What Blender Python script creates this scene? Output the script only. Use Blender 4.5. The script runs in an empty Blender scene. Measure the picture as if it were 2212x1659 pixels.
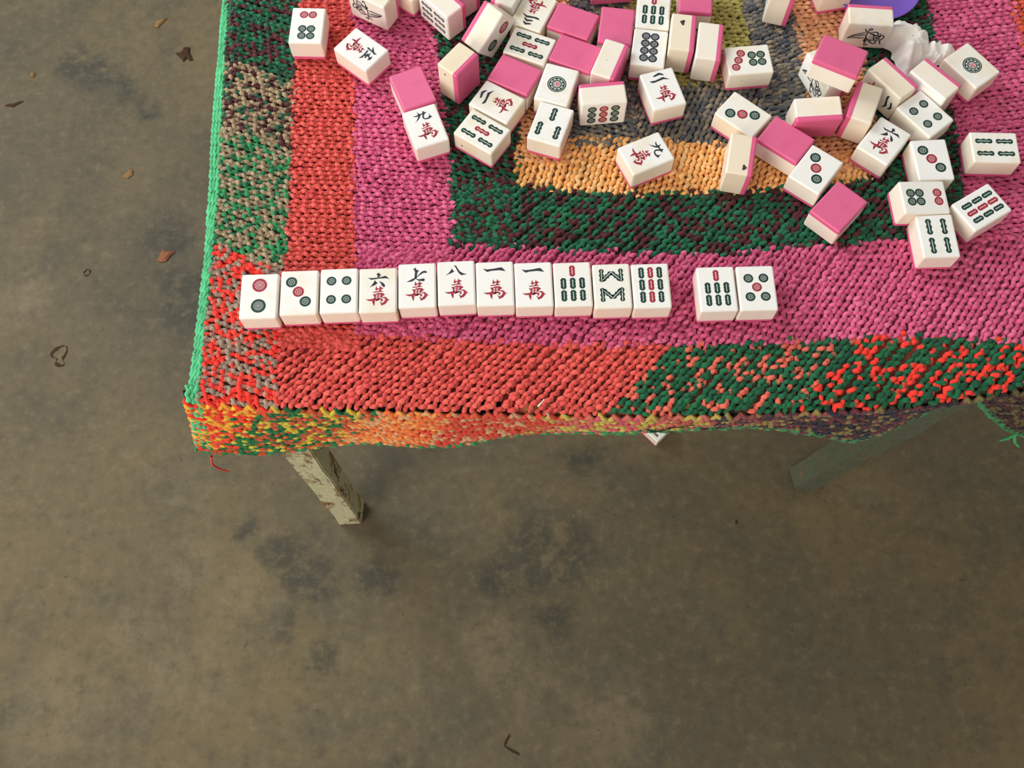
import bpy, bmesh, math, random
import numpy as np
from mathutils import Vector, Euler, Matrix

random.seed(7)
RNG = np.random.default_rng(11)
SC = bpy.context.scene
COL = SC.collection
TOP = 0.66                      # height of the table covering above the floor

# ------------------------------------------------------------------ camera
cam_data = bpy.data.cameras.new('camera')
cam_data.sensor_width = 36.0
cam_data.lens = 36.0 * 2100.0 / 2212.0
cam_data.clip_start = 0.02
cam = bpy.data.objects.new('camera', cam_data)
COL.objects.link(cam)
cam.matrix_world = (Matrix.Translation((0, 0, TOP + 0.717242)) @
                    Matrix.Rotation(0.35489268, 4, 'X') @ Matrix.Rotation(-0.02000945, 4, 'Z'))
SC.camera = cam

# ------------------------------------------------------------------ world, light, exposure
SC.view_settings.view_transform = 'Standard'
SC.view_settings.look = 'None'
SC.view_settings.gamma = 1.0
SC.view_settings.use_curve_mapping = False
SC.view_settings.exposure = 0.0

world = bpy.data.worlds.new('room_light')
SC.world = world
world.use_nodes = True
bg = world.node_tree.nodes['Background']
bg.inputs[0].default_value = (1.0, 0.97, 0.93, 1)
bg.inputs[1].default_value = 0.5

def area_light(name, loc, target, sx, sy, power, color):
    l = bpy.data.lights.new(name, 'AREA')
    l.shape = 'RECTANGLE'; l.size = sx; l.size_y = sy
    l.energy = power; l.color = color
    o = bpy.data.objects.new(name, l)
    COL.objects.link(o)
    o.location = loc
    o.rotation_euler = (Vector(target) - Vector(loc)).to_track_quat('-Z', 'Y').to_euler()
    return o
# daylight through a tall window to the left and slightly behind the table, and an open doorway further front
area_light('window_daylight', (-1.75, 1.65, 2.15), (0.05, 0.45, 0.6), 1.5, 1.3, 50, (0.92, 0.97, 1.0))
area_light('doorway_daylight', (-1.7, -1.3, 1.6), (-0.2, 0.3, 0.5), 1.3, 1.8, 44, (1.0, 0.93, 0.80))
# ------------------------------------------------------------------ helpers
def lin(r, g, b):
    f = lambda c: (c/255/12.92) if c/255 <= 0.04045 else ((c/255+0.055)/1.055)**2.4
    return (f(r), f(g), f(b), 1.0)

def tag(o, label=None, cat=None, group=None, kind=None):
    if label: o['label'] = label
    if cat: o['category'] = cat
    if group: o['group'] = group
    if kind: o['kind'] = kind
    return o

def empty(name, loc=(0, 0, 0), rot=(0, 0, 0)):
    o = bpy.data.objects.new(name, None)
    o.empty_display_size = 0.01
    COL.objects.link(o)
    o.location = loc; o.rotation_euler = rot
    return o

def link(name, me, parent=None, mat=None):
    o = bpy.data.objects.new(name, me)
    COL.objects.link(o)
    if parent: o.parent = parent
    if mat:
        for m in (mat if isinstance(mat, (list, tuple)) else [mat]):
            me.materials.append(m)
    return o

def np_mesh(name, V, F, smooth=True, col=None, uv=None, midx=None):
    """V (n,3), F (m,4) or (m,3) numpy arrays"""
    me = bpy.data.meshes.new(name)
    k = F.shape[1]
    me.vertices.add(len(V)); me.vertices.foreach_set('co', np.asarray(V, np.float32).ravel())
    me.loops.add(F.size); me.loops.foreach_set('vertex_index', F.astype(np.int32).ravel())
    me.polygons.add(len(F)); me.polygons.foreach_set('loop_start', np.arange(0, F.size, k, dtype=np.int32))
    me.polygons.foreach_set('use_smooth', np.full(len(F), smooth))
    if midx is not None: me.polygons.foreach_set('material_index', np.asarray(midx, np.int32))
    if col is not None:
        a = me.color_attributes.new('yarn', 'FLOAT_COLOR', 'POINT')
        a.data.foreach_set('color', np.asarray(col, np.float32).ravel())
    if uv is not None:
        a = me.attributes.new('twist', 'FLOAT_VECTOR', 'POINT')
        a.data.foreach_set('vector', np.asarray(uv, np.float32).ravel())
    me.update(calc_edges=True)
    return me

class NT:
    """tiny node helper"""
    def __init__(self, name):
        self.m = bpy.data.materials.new(name); self.m.use_nodes = True
        self.t = self.m.node_tree; self.b = self.t.nodes['Principled BSDF']
    def n(self, typ, **kw):
        nd = self.t.nodes.new(typ)
        for k, v in kw.items():
            if k.startswith('_'): setattr(nd, k[1:], v)
        for k, v in kw.items():
            if not k.startswith('_'):
                key = int(k[1:]) if k[0] == 'i' and k[1:].isdigit() else k
                s = nd.inputs[key]
                if isinstance(v, bpy.types.NodeSocket): self.t.links.new(v, s)
                else: s.default_value = v
        return nd
    def math(self, op, a, b=None, clamp=False):
        nd = self.n('ShaderNodeMath', _operation=op, _use_clamp=clamp, i0=a, **({'i1': b} if b is not None else {}))
        return nd.outputs[0]
    def mix(self, f, a, b):
        nd = self.t.nodes.new('ShaderNodeMix'); nd.data_type = 'RGBA'
        for s, v in ((nd.inputs[0], f), (nd.inputs[6], a), (nd.inputs[7], b)):
            if isinstance(v, bpy.types.NodeSocket): self.t.links.new(v, s)
            else: s.default_value = v
        return nd.outputs[2]
    def ramp(self, f, lo, hi):
        nd = self.n('ShaderNodeMapRange', Value=f, **{'From Min': lo, 'From Max': hi})
        nd.interpolation_type = 'SMOOTHSTEP'
        return nd.outputs[0]
    def noise(self, vec, scale, detail=4, rough=0.55, dist=0.0):
        nd = self.n('ShaderNodeTexNoise', Scale=scale, Detail=detail, Roughness=rough, Distortion=dist, Vector=vec)
        return nd.outputs[0]
    def set(self, **kw):
        for k, v in kw.items():
            s = self.b.inputs[k.replace('_', ' ')]
            if isinstance(v, bpy.types.NodeSocket): self.t.links.new(v, s)
            else: s.default_value = v
        return self
    def bump(self, h, strength, dist):
        nd = self.n('ShaderNodeBump', Strength=strength, Distance=dist, Height=h)
        self.t.links.new(nd.outputs[0], self.b.inputs['Normal'])
        return self

def plain(name, rgb, rough=0.5, spec=0.5):
    k = NT(name); c = k.n('ShaderNodeTexCoord').outputs['Object']
    f = k.noise(c, 60, 3)
    a = lin(*rgb); d = tuple(x*0.85 for x in a[:3]) + (1,)
    k.set(Base_Color=k.mix(f, d, a), Roughness=rough, Specular_IOR_Level=spec)
    return k.m

# ------------------------------------------------------------------ materials
def mat_resin():
    k = NT('tile_white_resin')
    tc = k.n('ShaderNodeTexCoord').outputs['Object']
    rnd = k.n('ShaderNodeObjectInfo').outputs['Random']
    off = k.n('ShaderNodeVectorMath', _operation='SCALE', i0=(37.0, 19.0, 53.0)); k.t.links.new(rnd, off.inputs['Scale'])
    v = k.n('ShaderNodeVectorMath', _operation='ADD', i0=tc, i1=off.outputs[0]).outputs[0]
    big = k.ramp(k.noise(v, 45, 2), 0.42, 0.75)
    amt = k.math('MULTIPLY', big, k.math('ADD', k.math('MULTIPLY', k.math('MULTIPLY', rnd, rnd), 0.7), 0.06))
    c = k.mix(amt, lin(247, 246, 242), lin(234, 220, 184))
    speck = k.ramp(k.noise(v, 900, 2, 0.6), 0.70, 0.78)
    c = k.mix(k.math('MULTIPLY', speck, 0.25), c, lin(150, 130, 100))
    nz = k.n('ShaderNodeSeparateXYZ', Vector=k.n('ShaderNodeTexCoord').outputs['Normal']).outputs[2]
    side = k.math('SUBTRACT', 1.0, k.ramp(nz, .3, .9))      # sides tinted cream, standing in for warm bounced light
    c = k.mix(k.math('MULTIPLY', side, .42), c, lin(246, 226, 196))
    mm = k.t.nodes.new('ShaderNodeMix'); mm.data_type = 'RGBA'; mm.blend_type = 'MULTIPLY'; mm.inputs[0].default_value = 1.0
    k.t.links.new(c, mm.inputs[6]); k.t.links.new(k.n('ShaderNodeObjectInfo').outputs['Color'], mm.inputs[7]); c = mm.outputs[2]
    k.set(Base_Color=c, Roughness=0.28, Specular_IOR_Level=0.45, Subsurface_Weight=0.12,
          Subsurface_Radius=(0.003, 0.0025, 0.002), Subsurface_Scale=0.6)
    return k.m

def mat_pink():
    k = NT('tile_pink_resin')
    tc = k.n('ShaderNodeTexCoord').outputs['Object']
    s = k.n('ShaderNodeSeparateXYZ', Vector=tc)
    x = k.math('ADD', s.outputs[0], k.math('MULTIPLY', k.noise(tc, 120, 2), 0.0006))
    w = k.math('SINE', k.math('MULTIPLY', x, 2*math.pi/0.00105))
    nrm = k.n('ShaderNodeTexCoord').outputs['Normal']
    nz = k.n('ShaderNodeSeparateXYZ', Vector=nrm).outputs[2]
    rear = k.ramp(k.math('MULTIPLY', nz, -1.0), 0.9, 0.98)
    w2 = k.math('MULTIPLY', k.ramp(w, 0.1, 0.9), rear)
    c = k.mix(k.math('MULTIPLY', w2, 0.34), lin(228, 100, 146), lin(242, 146, 178))
    c = k.mix(k.math('MULTIPLY', k.ramp(k.noise(tc, 70, 4), .5, .8), 0.18), c, lin(190, 72, 112))
    k.set(Base_Color=c, Roughness=0.36, Specular_IOR_Level=0.4)
    k.bump(w2, 0.4, 0.0003)
    return k.m

def mat_paint(name, rgb):
    k = NT(name); tc = k.n('ShaderNodeTexCoord').outputs['Object']
    f = k.ramp(k.noise(tc, 420, 3), 0.35, 0.75)
    a = lin(*rgb); b = tuple(min(1, x*1.5+.012) for x in a[:3]) + (1,)
    k.set(Base_Color=k.mix(f, a, b), Roughness=0.5, Specular_IOR_Level=0.3)
    return k.m

def mat_yarn():
    k = NT('knit_yarn')
    at = k.n('ShaderNodeAttribute', _attribute_name='yarn')
    tw = k.n('ShaderNodeAttribute', _attribute_name='twist')
    s = k.n('ShaderNodeSeparateXYZ', Vector=tw.outputs['Vector'])
    # plied strands winding round the yarn
    ply = k.math('SINE', k.math('ADD', k.math('MULTIPLY', s.outputs[1], 3*2*math.pi), k.math('MULTIPLY', s.outputs[0], 1150.0)))
    tc = k.n('ShaderNodeTexCoord').outputs['Object']
    fz = k.noise(tc, 1400, 3, 0.7)
    h = k.math('ADD', k.math('MULTIPLY', ply, 0.5), k.math('MULTIPLY', fz, 1.3))
    c = k.mix(k.math('MULTIPLY', k.ramp(fz, .45, .8), 0.35), at.outputs['Color'],
              k.n('ShaderNodeHueSaturation', Color=at.outputs['Color'], Value=1.35, Saturation=.9).outputs[0])
    k.set(Base_Color=c, Roughness=0.9, Specular_IOR_Level=0.15, Sheen_Weight=0.15, Sheen_Roughness=0.5)
    k.bump(h, 0.55, 0.0006)
    return k.m

def mat_floor():
    k = NT('concrete_floor')
    tc = k.n('ShaderNodeTexCoord').outputs['Object']
    warp = k.n('ShaderNodeTexNoise', Scale=7.0, Detail=5, Roughness=.65, Vector=tc).outputs[1]
    wv = k.n('ShaderNodeVectorMath', _operation='MULTIPLY_ADD', i0=warp, i1=(.16, .16, 0), i2=tc).outputs[0]
    wv = k.n('ShaderNodeVectorMath', _operation='SUBTRACT', i0=wv, i1=(.08, .08, 0)).outputs[0]
    n1 = k.noise(tc, 2.3, 6, .6, .4); n2 = k.noise(tc, 9, 8, .68, .3); n3 = k.noise(tc, 60, 6, .7); n4 = k.noise(tc, 420, 3, .8)
    c = k.mix(k.ramp(n1, .35, .68), lin(90, 82, 64), lin(110, 97, 69))
    c = k.mix(k.math('MULTIPLY', k.ramp(n2, .46, .68), .55), c, lin(76, 74, 64))
    c = k.mix(k.math('MULTIPLY', k.ramp(k.noise(wv, 4.5, 7, .7), .55, .74), .5), c, lin(124, 112, 88))
    def blob(x, y, r):
        d = k.n('ShaderNodeVectorMath', _operation='DISTANCE', i0=wv, i1=(x, y, 0)).outputs['Value']
        return k.math('SUBTRACT', 1.0, k.ramp(d, r*.35, r*1.25))
    brk = k.ramp(k.noise(tc, 26, 8, .75), .36, .56)
    for lst, colr, amt in ((DARK_STAINS, lin(52, 54, 48), .72), (PALE_STAINS, lin(136, 122, 94), .35)):
        tot = None
        for (x, y, r) in lst:
            b = blob(x, y, r); tot = b if tot is None else k.math('MAXIMUM', tot, b)
        tot = k.math('MULTIPLY', k.math('MULTIPLY', tot, brk), amt)
        c = k.mix(tot, c, colr)
    c = k.mix(k.math('MULTIPLY', k.ramp(n3, .5, .72), .3), c, lin(140, 126, 98))
    c = k.mix(k.math('MULTIPLY', k.ramp(n3, .5, .3), .35), c, lin(60, 54, 42))
    c = k.mix(k.math('MULTIPLY', k.ramp(n4, .6, .75), .35), c, lin(156, 142, 112))
    c = k.mix(k.math('MULTIPLY', k.ramp(n4, .4, .25), .4), c, lin(48, 43, 34))
    pit = k.n('ShaderNodeTexVoronoi', Scale=55.0, Vector=wv).outputs['Distance']
    c = k.mix(k.math('MULTIPLY', k.math('SUBTRACT', 1.0, k.ramp(pit, .03, .08)), .7), c, lin(52, 46, 36))
    k.set(Base_Color=c, Roughness=k.math('ADD', .5, k.math('MULTIPLY', n2, .3)), Specular_IOR_Level=.3)
    k.bump(k.math('ADD', k.math('MULTIPLY', n3, .7), k.math('MULTIPLY', n4, .4)), .25, .002)
    return k.m

def mat_wood(name, paint, amount):
    k = NT(name)
    tc = k.n('ShaderNodeTexCoord').outputs['Object']
    st = k.n('ShaderNodeMapping', Vector=tc, Scale=(9.0, 9.0, 1.1)).outputs[0]
    grain = k.noise(st, 14, 6, .65, .6)
    wood = k.mix(k.ramp(grain, .3, .7), lin(96, 70, 44), lin(158, 122, 82))
    wear = k.noise(k.n('ShaderNodeMapping', Vector=tc, Scale=(5.0, 5.0, 2.4)).outputs[0], 9, 7, .7, .5)
    f = k.ramp(wear, amount - .05, amount + .05)
    p = k.mix(k.ramp(k.noise(tc, 120, 5, .7), .3, .75), tuple(x*.8 for x in paint[:3]) + (1,), paint)
    c = k.mix(f, p, wood)
    line = k.noise(k.n('ShaderNodeMapping', Vector=tc, Scale=(60.0, 60.0, 3.0)).outputs[0], 9, 3, .6)
    c = k.mix(k.math('MULTIPLY', k.ramp(line, .38, .28), .7), c, lin(58, 44, 30))
    k.set(Base_Color=c, Roughness=.75, Specular_IOR_Level=.2)
    k.bump(k.math('SUBTRACT', grain, k.math('MULTIPLY', f, .5)), .5, .0015)
    return k.m

DARK_STAINS = [(-0.312,0.264,0.045),(-0.27,0.217,0.034),(-0.205,0.213,0.038),(-0.295,0.198,0.027),(-0.337,0.155,0.037),(-0.271,0.111,0.037),(0.031,0.045,0.035),(-0.022,0.229,0.045),(0.051,0.263,0.076),(0.054,0.16,0.041),(-0.556,0.767,0.055),(-0.508,0.652,0.06),(-0.702,1.094,0.048),(-0.616,1.03,0.026),(0.103,0.399,0.035),(-0.381,0.305,0.026),(-0.16,-0.044,0.041),(-0.66,1.06,.03),(-0.75,1.12,.04)]
PALE_STAINS = [(-0.454,0.102,0.065),(-0.372,0.187,0.062),(0.118,0.031,0.075),(-0.531,0.165,0.045),(-0.037,0.118,0.055),(-0.757,0.673,0.048),(-0.45,0.26,0.055),(0.02,0.06,.05),(-.62,.07,.07)]

RESIN = mat_resin(); PINK = mat_pink(); YARN = mat_yarn(); FLOOR = mat_floor()
INK = mat_paint('ink_blue_black', (38, 46, 56)); GREEN = mat_paint('ink_dark_green', (22, 58, 50))
RED = mat_paint('ink_dark_red', (152, 40, 56)); CREAM = mat_paint('ink_gap_white', (226, 224, 214)); ROSE = mat_paint('ink_pale_rose', (236, 190, 200))
GRIME = plain('grime', (78, 66, 58), .8, .2)
WOOD_PAINTED = mat_wood('painted_wood', lin(206, 202, 166), .56)
WOOD_GREY_SHADED = mat_wood('shaded_grey_painted_wood', lin(98, 104, 86), .60)  # grey green paint, darkened further for the shade under the table
WOOD_BARE = mat_wood('bare_wood', lin(150, 130, 96), .35)
# ------------------------------------------------------------------ floor
def box_mesh(name, lo, hi):
    x0, y0, z0 = lo; x1, y1, z1 = hi
    V = np.array([(x, y, z) for z in (z0, z1) for y in (y0, y1) for x in (x0, x1)])
    F = np.array([(0, 2, 3, 1), (4, 5, 7, 6), (0, 1, 5, 4), (1, 3, 7, 5), (3, 2, 6, 7), (2, 0, 4, 6)])
    return np_mesh(name, V, F, False)
fl = link('floor', box_mesh('floor', (-3.2, -2.4, -0.05), (3.2, 3.6, 0.0)), None, FLOOR)
tag(fl, 'bare stained brown concrete floor under and around the table', 'floor', kind='structure')

PLASTER = plain('plaster', (196, 188, 170), .9, .1)
for nm, lo, hi, lb in (('wall_back', (-3.2, 3.5, 0), (3.2, 3.6, 2.8), 'plain plaster wall far behind the table'),
                       ('wall_right', (2.6, -2.4, 0), (2.7, 3.5, 2.8), 'plain plaster wall to the right of the table')):
    tag(link(nm, box_mesh(nm, lo, hi), None, PLASTER), lb, 'wall', kind='structure')

# ------------------------------------------------------------------ table
def prism(name, foot, top, bev=0.0015):
    """foot / top: four corner points, same winding"""
    bm = bmesh.new()
    a = [bm.verts.new(p) for p in foot]; b = [bm.verts.new(p) for p in top]
    bm.faces.new(a[::-1]); bm.faces.new(b)
    for i in range(4):
        bm.faces.new((a[i], a[(i+1) % 4], b[(i+1) % 4], b[i]))
    bmesh.ops.recalc_face_normals(bm, faces=bm.faces)
    bmesh.ops.bevel(bm, geom=list(bm.edges), offset=bev, segments=2, affect='EDGES')
    bmesh.ops.subdivide_edges(bm, edges=[e for e in bm.edges if e.calc_length() > .2], cuts=14, use_grid_fill=True)
    for v in bm.verts:      # hand-sawn, slightly uneven
        v.co.x += .0007*math.sin(v.co.z*41+v.co.y*60); v.co.y += .0007*math.sin(v.co.z*53+v.co.x*80)
    me = bpy.data.meshes.new(name); bm.to_mesh(me); bm.free()
    return me
table = empty('table', (0.11, 0.58, 0))
tag(table, 'worn wooden table with pale chipped paint on its legs, hidden under the knitted cloth', 'table')
def tpart(name, me, mat, label=None):
    o = link(name, me, None, mat); o.parent = table
    o.matrix_parent_inverse = table.matrix_world.inverted() if False else Matrix.Translation((-0.11, -0.58, 0))
    if label: o['label'] = label
    return o
ZT = TOP - 0.0115
tpart('tabletop', prism('tabletop', [(-.247, .286, ZT-.022), (.468, .286, ZT-.022), (.468, .880, ZT-.022), (-.247, .880, ZT-.022)],
      [(-.247, .286, ZT), (.468, .286, ZT), (.468, .880, ZT), (-.247, .880, ZT)], .003), WOOD_BARE)
for nm, lo, hi in (('apron_rail', (-.218, .304, ZT-.085), (.398, .322, ZT-.022)), ('apron_rail', (-.218, .842, ZT-.085), (.412, .86, ZT-.022)),
                   ('apron_rail', (-.246, .334, ZT-.085), (-.228, .828, ZT-.022)), ('apron_rail', (.432, .318, ZT-.085), (.450, .828, ZT-.022))):
    tpart(nm, prism(nm, [(lo[0], lo[1], lo[2]), (hi[0], lo[1], lo[2]), (hi[0], hi[1], lo[2]), (lo[0], hi[1], lo[2])],
          [(lo[0], lo[1], hi[2]), (hi[0], lo[1], hi[2]), (hi[0], hi[1], hi[2]), (lo[0], hi[1], hi[2])], .001), WOOD_BARE)
def leg(foot, lean, mat, label):
    h = ZT - .022
    return tpart('leg', prism('leg', [(x, y, 0) for x, y in foot], [(x+lean[0]*h, y+lean[1]*h, h) for x, y in foot]), mat, label)
leg([(-.252, .3006), (-.219, .3006), (-.2175, .333), (-.2505, .333)], (0.0, 0.0), WOOD_PAINTED, 'square front leg with pale green paint worn to brown wood')
leg([(.406, .338), (.431, .335), (.4285, .367), (.402, .370)], (0.0, -.088), WOOD_GREY_SHADED, 'leaning front leg with grey green paint darkened for shade and split edge')
leg([(-.250, .83), (-.218, .83), (-.218, .862), (-.250, .862)], (0, 0), WOOD_PAINTED, None)
leg([(.414, .83), (.446, .83), (.446, .862), (.414, .862)], (0, 0), WOOD_GREY_SHADED, None)

# ------------------------------------------------------------------ knitted cloth
def curve(pts):
    a = np.array(sorted(pts)); return lambda t: np.interp(t, a[:, 0], a[:, 1])
def curve_y(pts):           # x as a function of y
    a = np.array(sorted((y, x) for x, y in pts)); return lambda t: np.interp(t, a[:, 0], a[:, 1])
h1 = curve([(-.30,.266),(-.247,.261),(-.184,.255),(-.118,.252),(-.039,.248),(.033,.245),(.077,.243),(.177,.242),(.25,.244),(.322,.246),(.401,.257),(.49,.270)])
h2 = curve([(-.19,.322),(-.124,.314),(-.076,.308),(-.002,.302),(.072,.299),(.128,.298),(.183,.298),(.257,.3),(.313,.302),(.409,.294),(.49,.29)])
h3 = curve([(-.06,.393),(-.047,.392),(0,.389),(.058,.385),(.107,.38),(.153,.379),(.191,.38),(.249,.384),(.327,.388),(.381,.39),(.5,.392)])
h4 = curve([(-.05,.455),(.004,.453),(.021,.447),(.06,.442),(.119,.438),(.182,.438),(.237,.441),(.309,.449),(.39,.45)])
h5 = curve([(0,.492),(.062,.495),(.102,.495),(.154,.489),(.202,.483),(.261,.473),(.33,.471)])
b1 = curve_y([(-.262,.92),(-.258,.65),(-.254,.572),(-.252,.518),(-.246,.429),(-.246,.39),(-.247,.356),(-.247,.315),(-.248,.24)])
b2 = curve_y([(-.192,.92),(-.190,.648),(-.189,.587),(-.19,.55),(-.188,.511),(-.186,.428),(-.188,.367),(-.187,.321),(-.186,.24)])
b3 = curve_y([(-.146,.92),(-.144,.647),(-.135,.612),(-.136,.563),(-.134,.523),(-.133,.459),(-.128,.379),(-.124,.30)])
b4 = curve_y([(-.066,.92),(-.065,.645),(-.061,.589),(-.055,.534),(-.05,.482),(-.048,.438),(-.047,.38)])
b5 = curve_y([(.02,.92),(.016,.6),(.013,.546),(.01,.488),(.004,.44)])
b6 = curve_y([(.062,.92),(.058,.6),(.052,.48)])
c0 = curve_y([(.112,.92),(.112,.53)]); c1 = curve_y([(.218,.92),(.22,.638),(.222,.596),(.225,.586),(.226,.53)])
r6 = curve_y([(.264,.92),(.266,.637),(.265,.605),(.267,.574),(.268,.46)])
r5 = curve_y([(.317,.92),(.319,.635),(.323,.558),(.326,.44)])
r4 = curve_y([(.388,.92),(.39,.634),(.39,.601),(.392,.515),(.392,.492),(.388,.428),(.381,.38)])
r3 = curve_y([(.462,.92),(.466,.632),(.468,.603),(.467,.554),(.470,.28)])
hem = curve([(-.30,.128),(-.267,.126),(-.24,.122),(-.21,.113),(-.142,.098),(-.084,.085),(-.023,.066),(.036,.051),(.07,.043),(.111,.035),(.15,.036),(.188,.038),(.25,.054),(.297,.078),(.335,.070),(.36,.047),(.385,.046),(.42,.086),(.45,.120),(.49,.16)])
inset = curve([(-.3,0),(.29,0),(.33,.004),(.37,.012),(.40,.011),(.44,.004),(.49,0)])     # the cloth tucks in under the table edge
RB = 0.011
def drape(u, v, h):
    """flat cloth coordinates (u across, v back; v below the fold line hangs) and height h above the cloth -> world"""
    ve = h1(u) + RB*.9
    d = ve - v
    th = np.clip(d/RB, 0, math.pi/2*.97)
    dd = np.clip(d - RB*math.pi/2*.97, 0, None)
    wav = .0035*np.sin(u*38+.6)*np.clip(dd/.06, 0, 1) + inset(u)*np.clip(dd/.035, 0, 1)
    X = u - .022*np.clip(dd/.10, 0, 1.3)*np.clip((-.13-u)/.12, 0, 1)
    Y = np.where(d > 0, ve - RB*np.sin(th) + wav - .03*dd, v)
    Z = np.where(d > 0, -RB*(1-np.cos(th)) - dd, 0.0)
    ny = -np.sin(th); nz = np.cos(th)
    # left rim slips over the table edge
    e = np.clip(-.247 - u, 0, None); Z = Z - 22*e*e*(d <= 0) - e*.35*(d <= 0)
    flat = (d <= 0)
    low = .0007*np.sin(u*47+v*31)*np.sin(v*53-u*20)*flat
    return np.stack([X, Y + h*ny, Z + low + h*nz + TOP - .0052], -1)

def tubes(rows, r0, K=6, amp=.0020, per=.0078, loop=.30, lift=.0010, spp=11):
    """rows: list of (start uv, end uv, phase, colour function(t in metres) -> (n,3)); one undulating yarn each,
    one flank of every wave tucked under its neighbour as in garter stitch"""
    Vs, Fs, Cs, Us = [], [], [], []; base = 0
    ang = np.arange(K)*2*math.pi/K
    for (p0, p1, ph, cf) in rows:
        p0 = np.array(p0); p1 = np.array(p1); L = np.linalg.norm(p1-p0)
        if L < .004: continue
        n = max(6, int(L/per*spp)); t = np.linspace(0, L, n)
        d = (p1-p0)/L; s = np.array([-d[1], d[0]])
        def wob(step, k=1.0): m = max(3, int(L/step)); return np.interp(t, np.linspace(0, L, m), RNG.normal(0, k, m))
        jit, j2, j3 = wob(.010), wob(.006), wob(.005)
        w = 2*math.pi*t/per + ph + .7*jit
        along = t + loop*per*.5*np.sin(2*w+.5)
        side = amp*np.sin(w)*(1+.25*j2) + .0004*j3
        hh = -lift*np.sin(w+.6) + .0005*np.cos(2*w) + .0004*j2
        rad = r0*(1 + .08*np.cos(2*w+.4) + .10*j3)
        P = p0 + along[:, None]*d + side[:, None]*s
        T = np.gradient(P, axis=0); T /= np.linalg.norm(T, axis=1)[:, None] + 1e-9
        S = np.stack([-T[:, 1], T[:, 0]], 1)
        U = P[:, None, 0] + rad[:, None]*np.cos(ang)*S[:, None, 0]
        Vv = P[:, None, 1] + rad[:, None]*np.cos(ang)*S[:, None, 1]
        Hh = hh[:, None] + rad[:, None]*np.sin(ang)*.95
        W = drape(U.ravel(), Vv.ravel(), Hh.ravel())
        i = np.arange(n-1)[:, None]*K; j = np.arange(K)[None, :]; jn = (j+1) % K
        F = np.stack([i+j, i+jn, i+K+jn, i+K+j], -1).reshape(-1, 4) + base
        col = cf(t, p0+t[:, None]*d)
        C = np.concatenate([np.repeat(col, K, 0), np.ones((n*K, 1))], 1)
        tw = np.stack([np.repeat(t, K), np.tile(ang/(2*math.pi), n), np.zeros(n*K)], 1)
        Vs.append(W); Fs.append(F); Cs.append(C); Us.append(tw); base += n*K
    return [np.concatenate(a) for a in (Vs, Fs, Cs, Us)]

def sheet(poly_u, poly_v, col, h=-.0021):
    """backing sheet between the stitches, coloured darker for the crevice shade: grid arrays of u and v"""
    nu, nv = poly_u.shape
    W = drape(poly_u.ravel(), poly_v.ravel(), np.full(poly_u.size, h))
    i = np.arange(nu-1)[:, None]*nv; j = np.arange(nv-1)[None, :]
    F = np.stack([i+j, i+nv+j, i+nv+j+1, i+j+1], -1).reshape(-1, 4)
    C = np.concatenate([np.tile(np.array(col), (poly_u.size, 1)), np.ones((poly_u.size, 1))], 1)
    return W, F, C, np.zeros((poly_u.size, 3))

def L3(*c): return np.array(lin(*c)[:3])
def yarn(*cols, weights=None, seg=.0036, streak=.0):
    """heathered yarn: every half stitch takes one of the strand colours"""
    A = np.array([L3(*c) for c in cols]); p = None if weights is None else np.array(weights)/sum(weights)
    def f(t, P=None):
        m = int(t[-1]/seg)+2
        k = RNG.choice(len(A), m, p=p)
        if streak:      # the same strand tends to stay on top for a few stitches
            for q in range(1, m):
                if RNG.random() < streak: k[q] = k[q-1]
        idx = k[np.clip((t/seg).astype(int), 0, m-1)]
        return A[idx]*(1+RNG.normal(0, .05, (len(t), 1))*.6)
    f.mean = A.mean(0)*.7 if weights is None else (A*p[:, None]).sum(0)*.7  # darkened mean for the backing sheet, painting shade between stitches
    return f
def zoned(zone):
    """zone(P)-> list of yarn functions chosen at the start of the row"""
    return zone

cloth = empty('knitted_cloth', (0.11, 0.255, TOP))
tag(cloth, 'knitted patchwork cloth in red, pink, green and orange bands draped over the table', 'tablecloth')
CP = Matrix.Translation((-0.11, -0.255, -TOP))
def cpart(name, parts, label=None):
    off = 0; V, F, C, U = [], [], [], []
    for a in parts:
        V.append(a[0]); F.append(a[1]+off); C.append(a[2]); U.append(a[3]); off += len(a[0])
    me = np_mesh(name, np.concatenate(V), np.concatenate(F), True, np.concatenate(C), np.concatenate(U))
    o = link(name, me, None, YARN); o.parent = cloth; o.matrix_parent_inverse = CP
    if label: o['label'] = label
    return o
ROW = .0046
def jit(s=.0012): return RNG.normal(0, s)
def panel_v(label, xl, xr, v0, v1, slope, pick, r0=.00205, row=ROW, **kw):
    """a strip running away from the viewer; rows go across it"""
    rows = []; v = v0; q = 0
    means = []
    while v < v1:
        a, b = float(xl(v)), float(xr(v)); dv = slope*(b-a)
        if not isinstance(xl, float): a = float(xl(v-dv*.0))
        f = pick(v); means.append(f.mean)
        lo, hi = (v, v+dv)
        if isinstance(v0, float):
            rows.append(((a+jit()-.001, lo), (b+jit()+.001, hi), q*.85+1.2*math.sin(q*.37)+jit(.35), f))
        v += row; q += 1
    vs = np.linspace(v0-.003, v1+.003, 40)
    uu = np.stack([xl(vs), (xl(vs)+xr(vs))/2, xr(vs)], 1); vv = np.repeat(vs[:, None], 3, 1)
    sh = sheet(uu, vv, np.mean(means, 0))
    rows = clip_rows(rows, lambda v: xl(v), lambda v: xr(v), v0, v1)
    return cpart('knit_panel', [sh, tubes(rows, r0, **kw)], label)
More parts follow.
